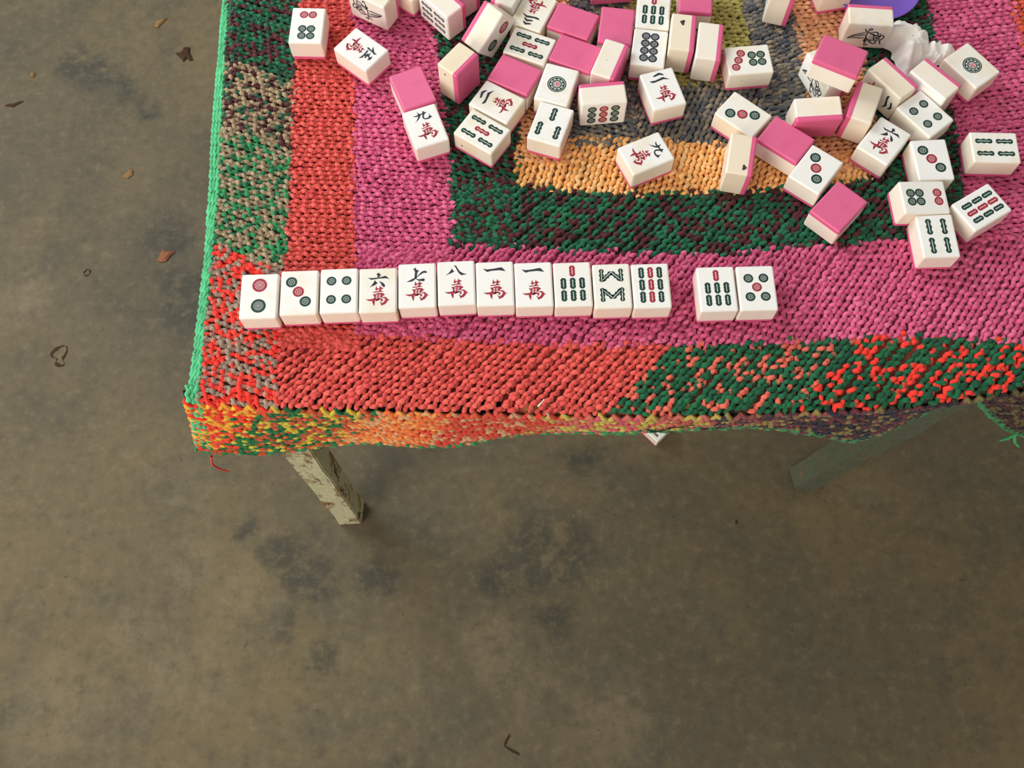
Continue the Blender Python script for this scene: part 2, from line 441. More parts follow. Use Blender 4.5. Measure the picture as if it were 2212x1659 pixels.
def clip_rows(rows, xl, xr, v0, v1):
    out = []
    for p0, p1, ph, f in rows:
        (u0, a), (u1, b) = p0, p1
        if a == b: out.append((p0, p1, ph, f)); continue
        # trim to v0..v1 along the slanted row
        t0, t1 = 0.0, 1.0
        for lim, sgn in ((v0, 1), (v1, -1)):
            da, db = (a-lim)*sgn, (b-lim)*sgn
            if da < 0 and db < 0: t0, t1 = 1, 0; break
            if da < 0: t0 = max(t0, da/(da-db))
            if db < 0: t1 = min(t1, da/(da-db))
        if t1-t0 < .05: continue
        out.append(((u0+(u1-u0)*t0, a+(b-a)*t0), (u0+(u1-u0)*t1, a+(b-a)*t1), ph, f))
    return out
def panel_h(label, yl, yh, u0, u1, skew, pick, r0=.00205, row=ROW, ul=None, ur=None, **kw):
    """a strip running left to right; slanted rows go across it"""
    rows = []; means = []
    hmax = .12; step = row*math.sqrt(1+skew*skew)
    u = u0 - skew*hmax; q = 0
    while u < u1:
        w = float(yh(u)-yl(u)); ue = u + skew*w
        v0 = float(yl(u)); v1 = float(yh(ue))
        f = pick(u); means.append(f.mean)
        p0, p1 = np.array([u, v0-.001+jit()]), np.array([ue, v1+.001+jit()])
        # trim left / right ends
        t0, t1 = 0.0, 1.0
        if p0[0] < u0: t0 = (u0-p0[0])/(p1[0]-p0[0]+1e-9)
        if p1[0] > u1: t1 = (u1-p0[0])/(p1[0]-p0[0]+1e-9)
        if t0 < 1 and t1 > 0 and t1-t0 > .06:
            rows.append((p0+(p1-p0)*t0, p0+(p1-p0)*t1, q*.85+1.2*math.sin(q*.37)+jit(.35), f))
        u += step; q += 1
    us = np.linspace(u0-.002, u1+.002, 60)
    uu = np.repeat(us[:, None], 3, 1); vv = np.stack([yl(us), (yl(us)+yh(us))/2, yh(us)], 1)
    sh = sheet(uu, vv, np.mean(means, 0))
    return cpart('knit_panel', [sh, tubes(rows, r0, **kw)], label)

Y_RED = yarn((226,88,80), (216,80,74), (232,98,88))
Y_PINK = yarn((220,94,138), (210,86,130), (228,108,148))
Y_DARK = yarn((36,112,76), (30,88,64), (96,44,46), (78,38,42), weights=[3.4,2.6,2,1.6], streak=.12)
Y_TANMAR = yarn((172,150,118), (150,128,100), (88,46,48), (40,96,70), weights=[4,2,2,2], streak=.15)
Y_TANGRN = yarn((172,152,122), (154,134,106), (50,144,88), (44,116,76), weights=[3,2,2.2,1.8], streak=.15)
Y_REDTAUPE = yarn((250,62,50), (242,74,60), (170,146,128), (152,130,116), weights=[3,2,2.6,2], streak=.15)
Y_ORANGE = yarn((252,188,112), (248,176,100), (250,198,132))
Y_PEACH = yarn((236,174,124), (224,158,110), (242,186,138))
Y_GREY = yarn((112,112,112), (136,128,114), (92,96,104), (166,152,130), weights=[3,2.5,2,1.2], streak=.15)
Y_LIME = yarn((184,172,96), (172,160,88), (194,182,106))
Y_SALGRN = yarn((226,108,88), (34,108,70), (28,90,60), weights=[2.0,2.4,1.6], streak=.2)
Y_BRTGRN = yarn((252,62,48), (32,104,66), (26,84,56), weights=[2.2,2.2,1.6], streak=.2)
Y_RUST = yarn((222,96,62), (214,82,66))

def pick_l1(v):
    w = v + RNG.normal(0, .004)
    return Y_DARK if w > .587 else Y_TANMAR if w > .515 else Y_TANGRN if w > .397 else Y_REDTAUPE
def pick_red(u):
    w = u + RNG.normal(0, .002)
    return Y_RED if w < .072 else Y_SALGRN if w < .212 + RNG.normal(0, .012) else Y_BRTGRN
VB = .86
panel_v('outer left band, dark green at the back, tan and green in the middle, bright red and taupe at the front', b1, b2, .253, VB+.03, -.45, pick_l1)
panel_v('coral red band', b2, b3, .300, VB, -.06, lambda v: Y_RED)
panel_v('rose pink band', b3, b4, .310, VB, -.08, lambda v: Y_PINK)
panel_v('dark green and maroon band', b4, b5, .390, VB, -.25, lambda v: Y_DARK)
panel_v('dull orange band', b5, b6, .470, VB, -.1, lambda v: Y_PEACH)
panel_v('grey flecked band', b6, c0, .486, VB, -.3, lambda v: Y_GREY)
panel_v('lime yellow centre', c0, c1, .547, VB, -.15, lambda v: Y_LIME)
panel_v('grey flecked band', c1, r6, .475, VB, .5, lambda v: Y_GREY)
panel_v('peach orange band', r6, r5, .455, VB, .1, lambda v: Y_PEACH)
panel_v('dark green and maroon band', r5, r4, .386, VB, .4, lambda v: Y_DARK)
panel_v('rose pink band', r4, r3, .386, VB, .12, lambda v: Y_PINK)
panel_v('rust red band', r3, curve_y([(.486,.92),(.486,.2)]), .30, VB, .1, lambda v: Y_RUST)
panel_h('grey flecked band', h5, lambda u: np.full_like(np.asarray(u, float), .549), .108, .228, .5, lambda u: Y_GREY)
panel_h('pale orange band', h4, h5, .006, .318, .35, lambda u: Y_ORANGE)
panel_h('dark green and maroon band', h3, h4, -.048, .386, 1.0, lambda u: Y_DARK)
panel_h('rose pink band', h2, h3, -.126, .470, .8, lambda u: Y_PINK)
panel_h('band changing from coral red to green flecked with salmon and bright red', lambda u: h1(u)-.001, h2, -.187, .486, 1.0, pick_red)

# hanging front band: rows run along the edge, colours change along it
def front_cols():
    Z = [(-.32, [(246,66,40),(238,56,36),(236,160,48),(240,190,60)]), (-.212, [(246,66,40),(232,84,46),(236,180,56),(36,120,70)]),
         (-.198, [(38,118,66),(34,104,60),(214,190,64),(188,84,48),(206,100,60)]), (-.130, [(38,118,66),(212,186,64),(196,90,54),(206,100,60)]),
         (-.112, [(240,128,62),(236,112,58),(242,164,90),(226,170,120)]), (-.062, [(236,118,60),(232,92,58),(236,160,96)]),
         (-.042, [(222,66,52),(212,70,52),(206,84,56),(210,160,120)]), (.026, [(212,76,54),(204,96,70),(196,160,84)]),
         (.045, [(206,92,104),(204,184,88),(190,170,82),(212,110,96)]), (.12, [(206,110,96),(196,172,84),(180,90,84)]),
         (.165, [(148,76,78),(150,130,76),(84,58,58),(54,52,62)]), (.25, [(112,54,64),(136,118,74),(64,50,52),(46,46,60)]), (.36, [(80,46,44),(104,90,58),(54,40,40)])]  # dull purple end, darkened further for shade under the overhang
    xs = np.array([z[0] for z in Z]); pal = [np.array([L3(*c) for c in z[1]]) for z in Z]
    def f(t, P):
        u = P[:, 0] - .45*(P[:, 1]-.25)
        seg = (t/.0050).astype(int); m = seg[-1]+1
        pick = RNG.random(m); sh = RNG.normal(0, .007, m)
        out = np.empty((len(t), 3))
        first = np.searchsorted(seg, np.arange(m))
        for q in range(m):
            z = max(0, np.searchsorted(xs, u[min(first[q], len(u)-1)]+sh[q]) - 1)
            out[seg == q] = pal[z][int(pick[q]*len(pal[z]))]
        return out
    return f
FC = front_cols()
def band_rows():
    rows = []; q = 0; d = .004
    while d < .185:
        # split wherever the hem is above this row
        us = np.linspace(-.262, .488, 301); ok = hem(us) > d + .003
        runs = []; st = None
        for u, k in zip(us, ok):
            if k and st is None: st = u
            if not k and st is not None: runs.append((st, u)); st = None
        if st is not None: runs.append((st, us[-1]))
        for a, b in runs:
            n = max(1, int((b-a)/.05))
            rows.append((a, b, d, q))
        d += .0048; q += 1
    return rows
def band_mesh():
    Vs, Fs, Cs, Us = [], [], [], []; base = 0; K = 6; ang = np.arange(K)*2*math.pi/K; per = .0100
    for (a, b, d, q) in band_rows():
        n = int((b-a)/per*13)+2; u = np.linspace(a, b, n); t = u-a
        j = np.interp(t, np.linspace(0, t[-1], int(t[-1]/.012)+3), RNG.normal(0, 1, int(t[-1]/.012)+3))
        w = 2*math.pi*t/per + q*2.2 + .6*j
        uu = u + .14*per*np.sin(2*w+.5); big = 2.2 if q == 0 else 1.0
        vv = h1(u) + RB*.9 - .012 - d + .0017*big*np.sin(w)*(1+.2*j)
        hh = .0009*np.cos(2*w+.4) + .0004*j + (.0012 if q == 0 else 0); rad = .00185*(1+.16*np.sin(2*w+1)+.07*j)
        P = np.stack([uu, vv], 1); T = np.gradient(P, axis=0); T /= np.linalg.norm(T, axis=1)[:, None]+1e-9
        S = np.stack([-T[:, 1], T[:, 0]], 1)
        U = P[:, None, 0]+rad[:, None]*np.cos(ang)*S[:, None, 0]; V = P[:, None, 1]+rad[:, None]*np.cos(ang)*S[:, None, 1]
        H = hh[:, None]+rad[:, None]*np.sin(ang)*.92
        W = drape(U.ravel(), V.ravel(), H.ravel())
        i = np.arange(n-1)[:, None]*K; jj = np.arange(K)[None, :]; j2 = (jj+1) % K
        Fs.append(np.stack([i+jj, i+j2, i+K+j2, i+K+jj], -1).reshape(-1, 4)+base)
        col = FC(t, np.stack([u, np.full_like(u, .25-d)], 1))
        Vs.append(W); Cs.append(np.concatenate([np.repeat(col, K, 0), np.ones((n*K, 1))], 1))
        Us.append(np.stack([np.repeat(t, K), np.tile(ang/(2*math.pi), n), np.zeros(n*K)], 1)); base += n*K
    return [np.concatenate(x) for x in (Vs, Fs, Cs, Us)]
us = np.linspace(-.262, .488, 151); ds = np.linspace(0, 1, 10)
uu = np.repeat(us[:, None], 10, 1); vv = h1(uu)+RB*.9-.004-(hem(uu)+.008)*ds[None, :]
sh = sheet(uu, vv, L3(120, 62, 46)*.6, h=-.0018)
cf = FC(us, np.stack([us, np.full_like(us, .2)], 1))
sh[2][:, :3] = np.repeat(cf, 10, 0)*.6  # front backing darkened likewise, as shade in the gaps
cpart('knit_panel', [sh, band_mesh()], 'hanging front band, flame red and yellow at the left, orange, then pink and mustard, dull purple with painted shade at the right')

# mint green crocheted edging along the left side and the hem, its green darkened for shade
def edging(path_u, path_v, r, rgb, seed):
    L = np.concatenate([[0], np.cumsum(np.hypot(np.diff(path_u), np.diff(path_v)))])
    n = int(L[-1]/.0009); t = np.linspace(0, L[-1], n); u = np.interp(t, L, path_u); v = np.interp(t, L, path_v)
    K = 7; ang = np.arange(K)*2*math.pi/K; w = 2*math.pi*t/.0062+seed
    j = np.interp(t, np.linspace(0, L[-1], int(L[-1]/.01)+3), RNG.normal(0, 1, int(L[-1]/.01)+3))
    rad = r*(1+.22*np.sin(w)+.08*j); hh = .0008*np.cos(w*.5)+.0003*j
    P = np.stack([u, v], 1); T = np.gradient(P, axis=0); T /= np.linalg.norm(T, axis=1)[:, None]+1e-9
    S = np.stack([-T[:, 1], T[:, 0]], 1); P = P + S*(.0008*np.sin(w+1))[:, None]
    U = P[:, None, 0]+rad[:, None]*np.cos(ang)*S[:, None, 0]; V = P[:, None, 1]+rad[:, None]*np.cos(ang)*S[:, None, 1]
    H = hh[:, None]+rad[:, None]*np.sin(ang)
    W = drape(U.ravel(), V.ravel(), H.ravel())
    i = np.arange(n-1)[:, None]*K; jj = np.arange(K)[None, :]; j2 = (jj+1) % K
    F = np.stack([i+jj, i+j2, i+K+j2, i+K+jj], -1).reshape(-1, 4)
    c = L3(*rgb)[None, :]*(1+.12*np.repeat(j, K)[:, None])
    return W, F, np.concatenate([np.clip(c, 0, 1), np.ones((n*K, 1))], 1), np.stack([np.repeat(t, K), np.tile(ang/(2*math.pi), n), np.zeros(n*K)], 1)
b0 = curve_y([(-.268,.92),(-.265,.65),(-.263,.572),(-.262,.517),(-.257,.452),(-.254,.399),(-.2545,.343),(-.256,.299),(-.257,.259),(-.263,.12)])
vs = np.linspace(VB+.03, .262-.112, 120)
parts = []
for k, fr in enumerate((.1, .5, .9)):
    x = np.minimum(b1(vs), -.2475)+(b0(vs)-np.minimum(b1(vs), -.2475))*fr - .0012
    parts.append(edging(x, vs, .0022, (84, 186, 130), k*2.1))
cpart('crochet_edging', parts, 'mint green crocheted edging along the left side')
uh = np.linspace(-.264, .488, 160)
cpart('crochet_edging', [edging(uh, h1(uh)+RB*.9-.004-hem(uh)-off, .0022, (60, 134, 84), k*1.7) for k, off in enumerate((.0015, .0052))], 'mint green crocheted edging along the front hem, shade painted into its darker green')

def thread(pts, r, col, label):
    """loose yarn tail in world space"""
    P = np.array(pts, float); n = 26; tt = np.linspace(0, len(P)-1, n)
    k = np.arange(len(P)); Q = np.stack([np.interp(tt, k, P[:, i]) for i in range(3)], 1)
    for _ in range(3): Q[1:-1] = (Q[:-2]+2*Q[1:-1]+Q[2:])/4
    T = np.gradient(Q, axis=0); T /= np.linalg.norm(T, axis=1)[:, None]
    A = np.cross(T, [0.3, .2, .93]); A /= np.linalg.norm(A, axis=1)[:, None]; B = np.cross(T, A)
    K = 6; ang = np.arange(K)*2*math.pi/K; rad = r*np.linspace(1, .7, n)
    W = (Q[:, None]+rad[:, None, None]*(np.cos(ang)[None, :, None]*A[:, None]+np.sin(ang)[None, :, None]*B[:, None])).reshape(-1, 3)
    i = np.arange(n-1)[:, None]*K; j = np.arange(K)[None, :]; j2 = (j+1) % K
    F = np.stack([i+j, i+j2, i+K+j2, i+K+j], -1).reshape(-1, 4)
    C = np.tile(np.append(L3(*col), 1), (n*K, 1)); U = np.stack([np.repeat(np.linspace(0, .03, n), K), np.tile(ang/(2*math.pi), n), np.zeros(n*K)], 1)
    return cpart('loose_thread', [(W, F, C, U)], label)
thread([(-.266,.243,TOP-.106),(-.270,.240,TOP-.122),(-.267,.239,TOP-.134),(-.260,.238,TOP-.140)], .0011, (232,60,48), 'red yarn tail')
thread([(.108,.2375,TOP-.034),(.114,.236,TOP-.039),(.121,.236,TOP-.037),(.126,.2365,TOP-.031),(.135,.2365,TOP-.028),(.146,.237,TOP-.025)], .0006, (40,28,24), 'thin black thread')
thread([(.446,.250,TOP-.112),(.450,.246,TOP-.122),(.457,.244,TOP-.130)], .0016, (70,176,104), 'mint yarn tail')
thread([(.447,.250,TOP-.111),(.440,.247,TOP-.115),(.434,.246,TOP-.117)], .0016, (64,160,96), 'mint yarn tail')
thread([(.020,.247,TOP-.001),(.0225,.249,TOP+.001),(.025,.252,TOP+.0015)], .0009, (236,220,190), 'pale yarn end')
thread([(.0265,.243,TOP-.004),(.0285,.2415,TOP-.009),(.0295,.241,TOP-.013)], .0009, (236,214,180), 'pale yarn end')
# ------------------------------------------------------------------ mahjong tiles
TW, TL_, TH = 0.030, 0.0393, 0.022
BACK = 0.0044
def rounded_tile():
    r = .0017; bm = bmesh.new()
    bmesh.ops.create_cube(bm, size=1.0)
    for v in bm.verts: v.co = Vector((v.co.x*TW, v.co.y*TL_, v.co.z*TH))
    bmesh.ops.bevel(bm, geom=list(bm.edges), offset=r, segments=4, profile=.5, affect='EDGES')
    return bm, r
def half(name, keep_top):
    bm, r = rounded_tile()
    zc = -TH/2+BACK
    bmesh.ops.bisect_plane(bm, geom=bm.verts[:]+bm.edges[:]+bm.faces[:], plane_co=(0, 0, zc), plane_no=(0, 0, 1), clear_inner=keep_top, clear_outer=not keep_top)
    ed = [e for e in bm.edges if e.is_boundary]
    bmesh.ops.contextual_create(bm, geom=ed)
    me = bpy.data.meshes.new(name); bm.to_mesh(me); bm.free()
    me.polygons.foreach_set('use_smooth', [True]*len(me.polygons))
    inner = Vector((TW/2-r, TL_/2-r, TH/2-r)); N = []
    cut = {}
    for p in me.polygons:
        flatcut = all(abs(me.vertices[i].co.z-zc) < 1e-6 for i in p.vertices)
        for li in p.loop_indices:
            c = me.vertices[me.loops[li].vertex_index].co
            q = Vector((max(-inner.x, min(inner.x, c.x)), max(-inner.y, min(inner.y, c.y)), max(-inner.z, min(inner.z, c.z))))
            n = c-q
            N.append(p.normal.copy() if flatcut or n.length < 1e-7 else n.normalized())
    me.normals_split_custom_set([tuple(n) for n in N])
    return me
BODY_ME = half('body', True); BODY_ME.materials.append(RESIN)
BACK_ME = half('back', False); BACK_ME.materials.append(PINK)
INKS = [INK, GREEN, RED, CREAM, ROSE]
K_, G_, R_, W_, P_ = range(5)

GLYPH = {
 'wan_r': [[[-1.0,4.0],[-0.7,1.4],[1.3,1.9],[1.4,2.9],[1.6,4.1],[2.3,2.6],[4.6,1.4],[3.1,0.8],[2.3,-0.3],[4.5,-1.4],[2.7,-1.6],[-3.2,-2.3],[-4.0,-1.4],[-0.0,-1.0],[1.0,-0.4],[1.2,1.2],[-0.9,-0.3],[-1.5,-0.4],[-2.1,0.3],[-1.9,1.8]],[[-4.2,-3.2],[-2.7,-3.7],[0.2,-2.5],[3.7,-2.6],[5.7,-4.2],[4.2,-5.1],[3.5,-6.3],[1.5,-7.3],[0.4,-9.1],[-1.5,-9.6],[-1.8,-9.0],[-2.7,-7.9],[-2.9,-5.6]],[[-9.6,-7.5],[-7.8,-7.9],[-4.4,-7.6],[-2.8,-7.1],[-2.1,-7.2],[-2.2,-9.4],[-2.7,-13.8],[-3.5,-12.7],[-4.3,-10.6],[-4.4,-9.3],[-6.4,-9.4],[-8.0,-8.8]],[[3.7,-6.3],[6.0,-6.1],[7.6,-7.5],[8.2,-8.5],[9.6,-9.0],[8.1,-9.4],[7.1,-11.0],[5.7,-12.5],[2.6,-13.8],[2.7,-12.5],[1.3,-10.1],[3.7,-11.6],[5.5,-9.5],[5.8,-8.0],[4.9,-7.2],[3.5,-7.3]],[[0.4,-7.4],[2.5,-7.3],[4.0,-8.1],[4.0,-9.4],[3.0,-10.4],[2.4,-9.7],[2.6,-8.8],[1.4,-8.5],[0.4,-9.1],[-1.5,-9.6],[-1.8,-9.0],[-0.3,-8.5]]],
 'wan_w': [[[-1.5,-4.1],[-0.1,-3.8],[-0.2,-4.3],[-1.5,-4.6]],[[-1.5,-5.0],[-0.2,-4.7],[-0.2,-5.2],[-1.6,-5.5]],[[-1.6,-5.9],[-0.2,-5.7],[-0.2,-6.1],[-1.6,-6.4]],[[-1.6,-6.9],[-0.2,-6.6],[-0.3,-7.1],[-1.6,-7.3]],[[0.7,-4.2],[2.3,-3.9],[2.2,-4.4],[0.7,-4.6]],[[0.7,-5.1],[2.2,-4.8],[2.2,-5.3],[0.7,-5.5]],[[0.7,-6.0],[2.2,-5.8],[2.2,-6.2],[0.7,-6.5]],[[0.6,-6.9],[2.2,-6.7],[2.1,-7.1],[0.6,-7.4]]],
 '1': [[[-9.4,13.4],[-5.8,12.6],[-0.2,13.2],[4.8,14.1],[6.0,13.9],[8.9,10.5],[6.6,11.0],[3.2,11.6],[-3.1,11.2],[-6.0,10.3]]],
 '6': [[[0.6,15.5],[1.3,14.0],[2.7,13.4],[1.6,12.6],[0.7,11.2],[-0.3,10.9],[-0.5,12.8],[-1.4,14.3],[-0.1,14.7]],[[-8.1,11.3],[-5.3,10.7],[-0.3,11.0],[2.9,11.5],[5.7,12.4],[6.4,12.1],[9.1,9.3],[6.4,10.1],[1.1,10.1],[-4.2,9.3],[-5.5,9.2]],[[-2.6,8.8],[-0.3,6.0],[-2.5,4.3],[-6.6,2.6],[-5.3,4.0],[-3.4,6.8]],[[0.5,7.7],[2.8,7.1],[4.9,5.4],[5.7,3.8],[5.3,2.5],[4.4,2.4],[2.8,4.2],[2.1,6.1]]],
 '7': [[[-1.3,16.0],[-0.5,13.9],[2.0,12.5],[0.6,11.8],[0.0,8.9],[-0.6,6.1],[1.0,5.2],[3.1,5.4],[5.3,5.9],[6.2,4.9],[5.8,3.5],[4.5,3.3],[0.9,4.0],[-0.5,5.3],[-1.5,6.1],[-2.0,8.2],[-1.6,11.4],[-2.1,13.5],[-3.4,14.4],[-1.9,14.8]],[[-8.4,3.2],[-5.8,4.6],[-2.2,6.5],[0.7,8.5],[3.6,11.7],[5.5,12.6],[7.3,12.3],[8.3,11.0],[6.9,10.6],[5.1,10.7],[3.2,9.5],[0.3,7.3],[-1.5,5.3],[-3.7,3.5],[-6.2,3.2]]],
 '8': [[[-3.6,12.9],[-1.4,10.0],[-3.4,8.9],[-8.7,6.7],[-5.7,9.0],[-3.9,11.5]],[[-2.0,15.2],[0.1,15.4],[1.3,12.8],[3.2,9.8],[5.8,8.1],[8.8,7.3],[4.1,6.5],[2.2,8.4],[0.6,11.4],[-0.6,14.3]]],
 '2': [[[-4.8,14.4],[1.3,16.7],[4.2,15.1],[5.4,12.8],[1.4,14.3],[-3.3,13.3]],[[-9.0,9.9],[-3.7,9.7],[3.5,11.5],[8.8,7.6],[3.5,9.1],[-5.0,7.7],[-7.1,7.9]]],
 '9': [[[-3.0,16.1],[-1.5,13.9],[-0.5,12.7],[-0.5,11.6],[-1.3,9.9],[-3.6,7.7],[-7.6,5.5],[-5.4,7.3],[-3.5,9.6],[-2.6,11.2],[-4.5,10.9],[-7.3,12.7],[-4.0,12.2],[-2.4,12.7],[-2.4,14.3]],[[-0.5,12.9],[1.7,13.1],[1.9,14.2],[2.9,15.2],[3.3,13.8],[5.5,12.5],[3.9,12.1],[2.7,11.2],[1.6,8.8],[2.1,7.3],[5.0,7.2],[6.2,8.7],[6.6,11.1],[7.2,8.6],[8.6,7.2],[6.8,6.3],[4.9,5.7],[2.1,6.1],[0.5,7.5],[0.3,9.3],[1.3,11.9],[-0.6,11.6]]],
 '5': [[[-8.9,6.7],[-6.5,9.3],[-4.7,12.0],[-4.6,15.0],[-2.9,12.9],[-3.4,10.8],[-4.2,9.0],[-6.2,7.6]],[[-4.6,3.0],[-5.8,4.1],[-5.3,6.5],[-4.2,10.1],[-3.6,9.7],[-3.9,6.3],[-4.0,4.3]],[[8.5,4.7],[5.9,5.5],[2.9,5.7],[-2.6,5.1],[-3.5,6.1],[-1.9,6.6],[0.2,6.9],[4.3,7.4],[6.3,7.1]],[[5.4,8.9],[3.6,8.2],[2.9,7.1],[1.4,7.2],[1.2,8.4],[2.0,9.2],[3.7,9.9]],[[-0.1,7.3],[-0.4,8.9],[-2.6,9.6],[-0.4,10.3],[1.0,10.7],[1.3,12.4],[0.3,12.9],[-1.3,12.4],[0.6,13.9],[3.4,14.2],[5.4,12.2],[3.8,12.2],[2.6,11.6],[1.9,9.6],[2.6,8.8]]],
 'bird': [[[3.6,-15.8],[1.4,-13.9],[-1.1,-10.6],[-3.1,-6.5],[-4.9,-0.5]],[[3.6,-15.8],[2.5,-9.6],[2.4,-5.0],[2.0,-0.8]],[[1.9,-13.8],[-0.5,-7.3],[-2.3,-1.7]],[[0.3,-5.9],[-1.1,-5.0]],[[0.2,-4.1],[-1.2,-3.5]],[[0.1,-2.6],[-1.8,-1.8]],[[-5.6,0.2],[-1.9,-0.3],[1.3,-0.1],[4.3,3.2],[5.0,5.8],[4.4,7.8]],[[-5.4,0.5],[-3.1,4.2],[-2.4,6.2],[-1.0,6.3]],[[-5.0,1.8],[-5.9,4.9],[-6.1,7.6],[-4.4,9.4],[-2.2,9.3],[-2.0,6.9],[-3.2,5.1],[-4.0,3.9]],[[-0.3,2.5],[-0.8,5.7]],[[1.1,2.6],[0.8,5.9]],[[2.4,3.3],[2.6,6.7]],[[3.5,3.9],[3.7,7.0]],[[1.1,11.9],[2.7,12.0],[3.9,11.4],[4.4,10.2],[4.1,8.8],[3.0,7.6],[1.5,6.8],[-0.1,6.7],[-1.4,7.3],[-1.9,8.5],[-1.5,9.8],[-0.5,11.1],[1.1,11.9]],[[1.2,10.7],[1.8,10.6],[2.1,9.9],[1.9,9.1],[1.3,8.6],[0.7,8.7],[0.3,9.4],[0.6,10.2],[1.2,10.7]],[[-4.8,11.6],[-2.3,11.4],[0.4,11.7]],[[-0.5,12.2],[-2.4,12.8],[-2.3,14.7],[-0.3,15.5],[2.0,14.4],[3.5,13.3],[6.2,13.7],[8.9,15.2]],[[-9.6,-3.7],[-6.4,-1.9],[-5.1,0.3]],[[-5.6,0.2],[-9.2,0.1],[-10.4,1.3],[-9.4,2.7],[-8.0,2.2],[-8.1,0.7]],[[2.2,0.2],[5.5,-0.8],[6.3,0.7],[5.7,2.0],[2.6,0.3]],[[2.6,0.3],[6.8,0.8],[11.8,1.6]],[[12.1,1.6],[10.7,3.7],[9.8,3.8],[9.4,2.1]],[[4.3,2.9],[6.9,5.1],[8.5,8.3],[7.8,10.6],[6.0,10.4],[5.3,8.3]]],
}

class Pic:
    """flat engraved design in millimetres on the tile face"""
    def __init__(s): s.V = []; s.F = []; s.M = []
    def poly(s, pts, m, lay=0):
        b = len(s.V); z = TH/2+.00004+lay*.00003
        a = sum(pts[i][0]*pts[(i+1) % len(pts)][1]-pts[(i+1) % len(pts)][0]*pts[i][1] for i in range(len(pts)))
        if a < 0: pts = pts[::-1]
        s.V += [(x/1000, y/1000, z) for x, y in pts]; s.F.append(tuple(range(b, b+len(pts)))); s.M.append(m)
    def ring(s, x, y, r1, r0, m, lay=0, n=28):
        if r0 <= 0:
            s.poly([(x+r1*math.cos(a), y+r1*math.sin(a)) for a in [2*math.pi*i/n for i in range(n)]], m, lay); return
        for i in range(n):
            a, b = 2*math.pi*i/n, 2*math.pi*(i+1)/n
            s.poly([(x+r0*math.cos(a), y+r0*math.sin(a)), (x+r1*math.cos(a), y+r1*math.sin(a)), (x+r1*math.cos(b), y+r1*math.sin(b)), (x+r0*math.cos(b), y+r0*math.sin(b))], m, lay)
    def dot(s, x, y, r, m):
        for a, b in ((1, .57), (.49, .27), (.19, 0)): s.ring(x, y, r*a, r*b, m)
    def bigdot(s, x, y, r, m):
        for a, b in ((1, .64), (.59, .47), (.42, .30), (.25, .11)): s.ring(x, y, r*a, r*b, m)
    def rod(s, p, q, w, m, gap=True):
        p = Vector(p); q = Vector(q); d = (q-p); L = d.length; d = d/L; n = Vector((-d.y, d.x)); r = w/2
        # outline with three swellings, one polygon
        side = []
        cs = [r, L/2, L-r]; N = 40
        for i in range(N+1):
            t = L*i/N; h = 0
            for c in cs:
                if abs(t-c) < r: h = max(h, math.sqrt(r*r-(t-c)**2))
            h = max(h, r*.72 if r*.6 < t < L-r*.6 else 0)
            side.append((t, h))
        pts = [p+d*t+n*h for t, h in side]+[p+d*t-n*h for t, h in side[::-1]]
        out = []
        for v in pts:
            if not out or (Vector(out[-1])-v).length > 1e-4: out.append((v.x, v.y))
        s.poly(out, m)
        if gap:
            a, b = p+d*r*.75, q-d*r*.75; k = n*(.055*w)
            s.poly([tuple(a-k), tuple(b-k), tuple(b+k), tuple(a+k)], W_, 1)
    def line(s, pts, w, m):
        P = [Vector(p) for p in pts]
        Q = [P[0]]
        for a, b in zip(P[:-1], P[1:]):
            Q += [a.lerp(b, .5), b]
        L = []; Rr = []
        for i, p in enumerate(P):
            t = (P[min(i+1, len(P)-1)]-P[max(i-1, 0)])
            if t.length < 1e-6: t = Vector((1, 0))
            t.normalize(); n = Vector((-t.y, t.x)); k = w/2*(.55 if i in (0, len(P)-1) else 1)
            L.append(p+n*k); Rr.append(p-n*k)
        for i in range(len(P)-1):
            s.poly([tuple(L[i]), tuple(L[i+1]), tuple(Rr[i+1]), tuple(Rr[i])], m, (i % 2)*.3)
    def mesh(s, name):
        me = bpy.data.meshes.new(name); me.from_pydata(s.V, [], s.F)
        for m in INKS: me.materials.append(m)
        me.polygons.foreach_set('material_index', s.M); me.update()
        return me

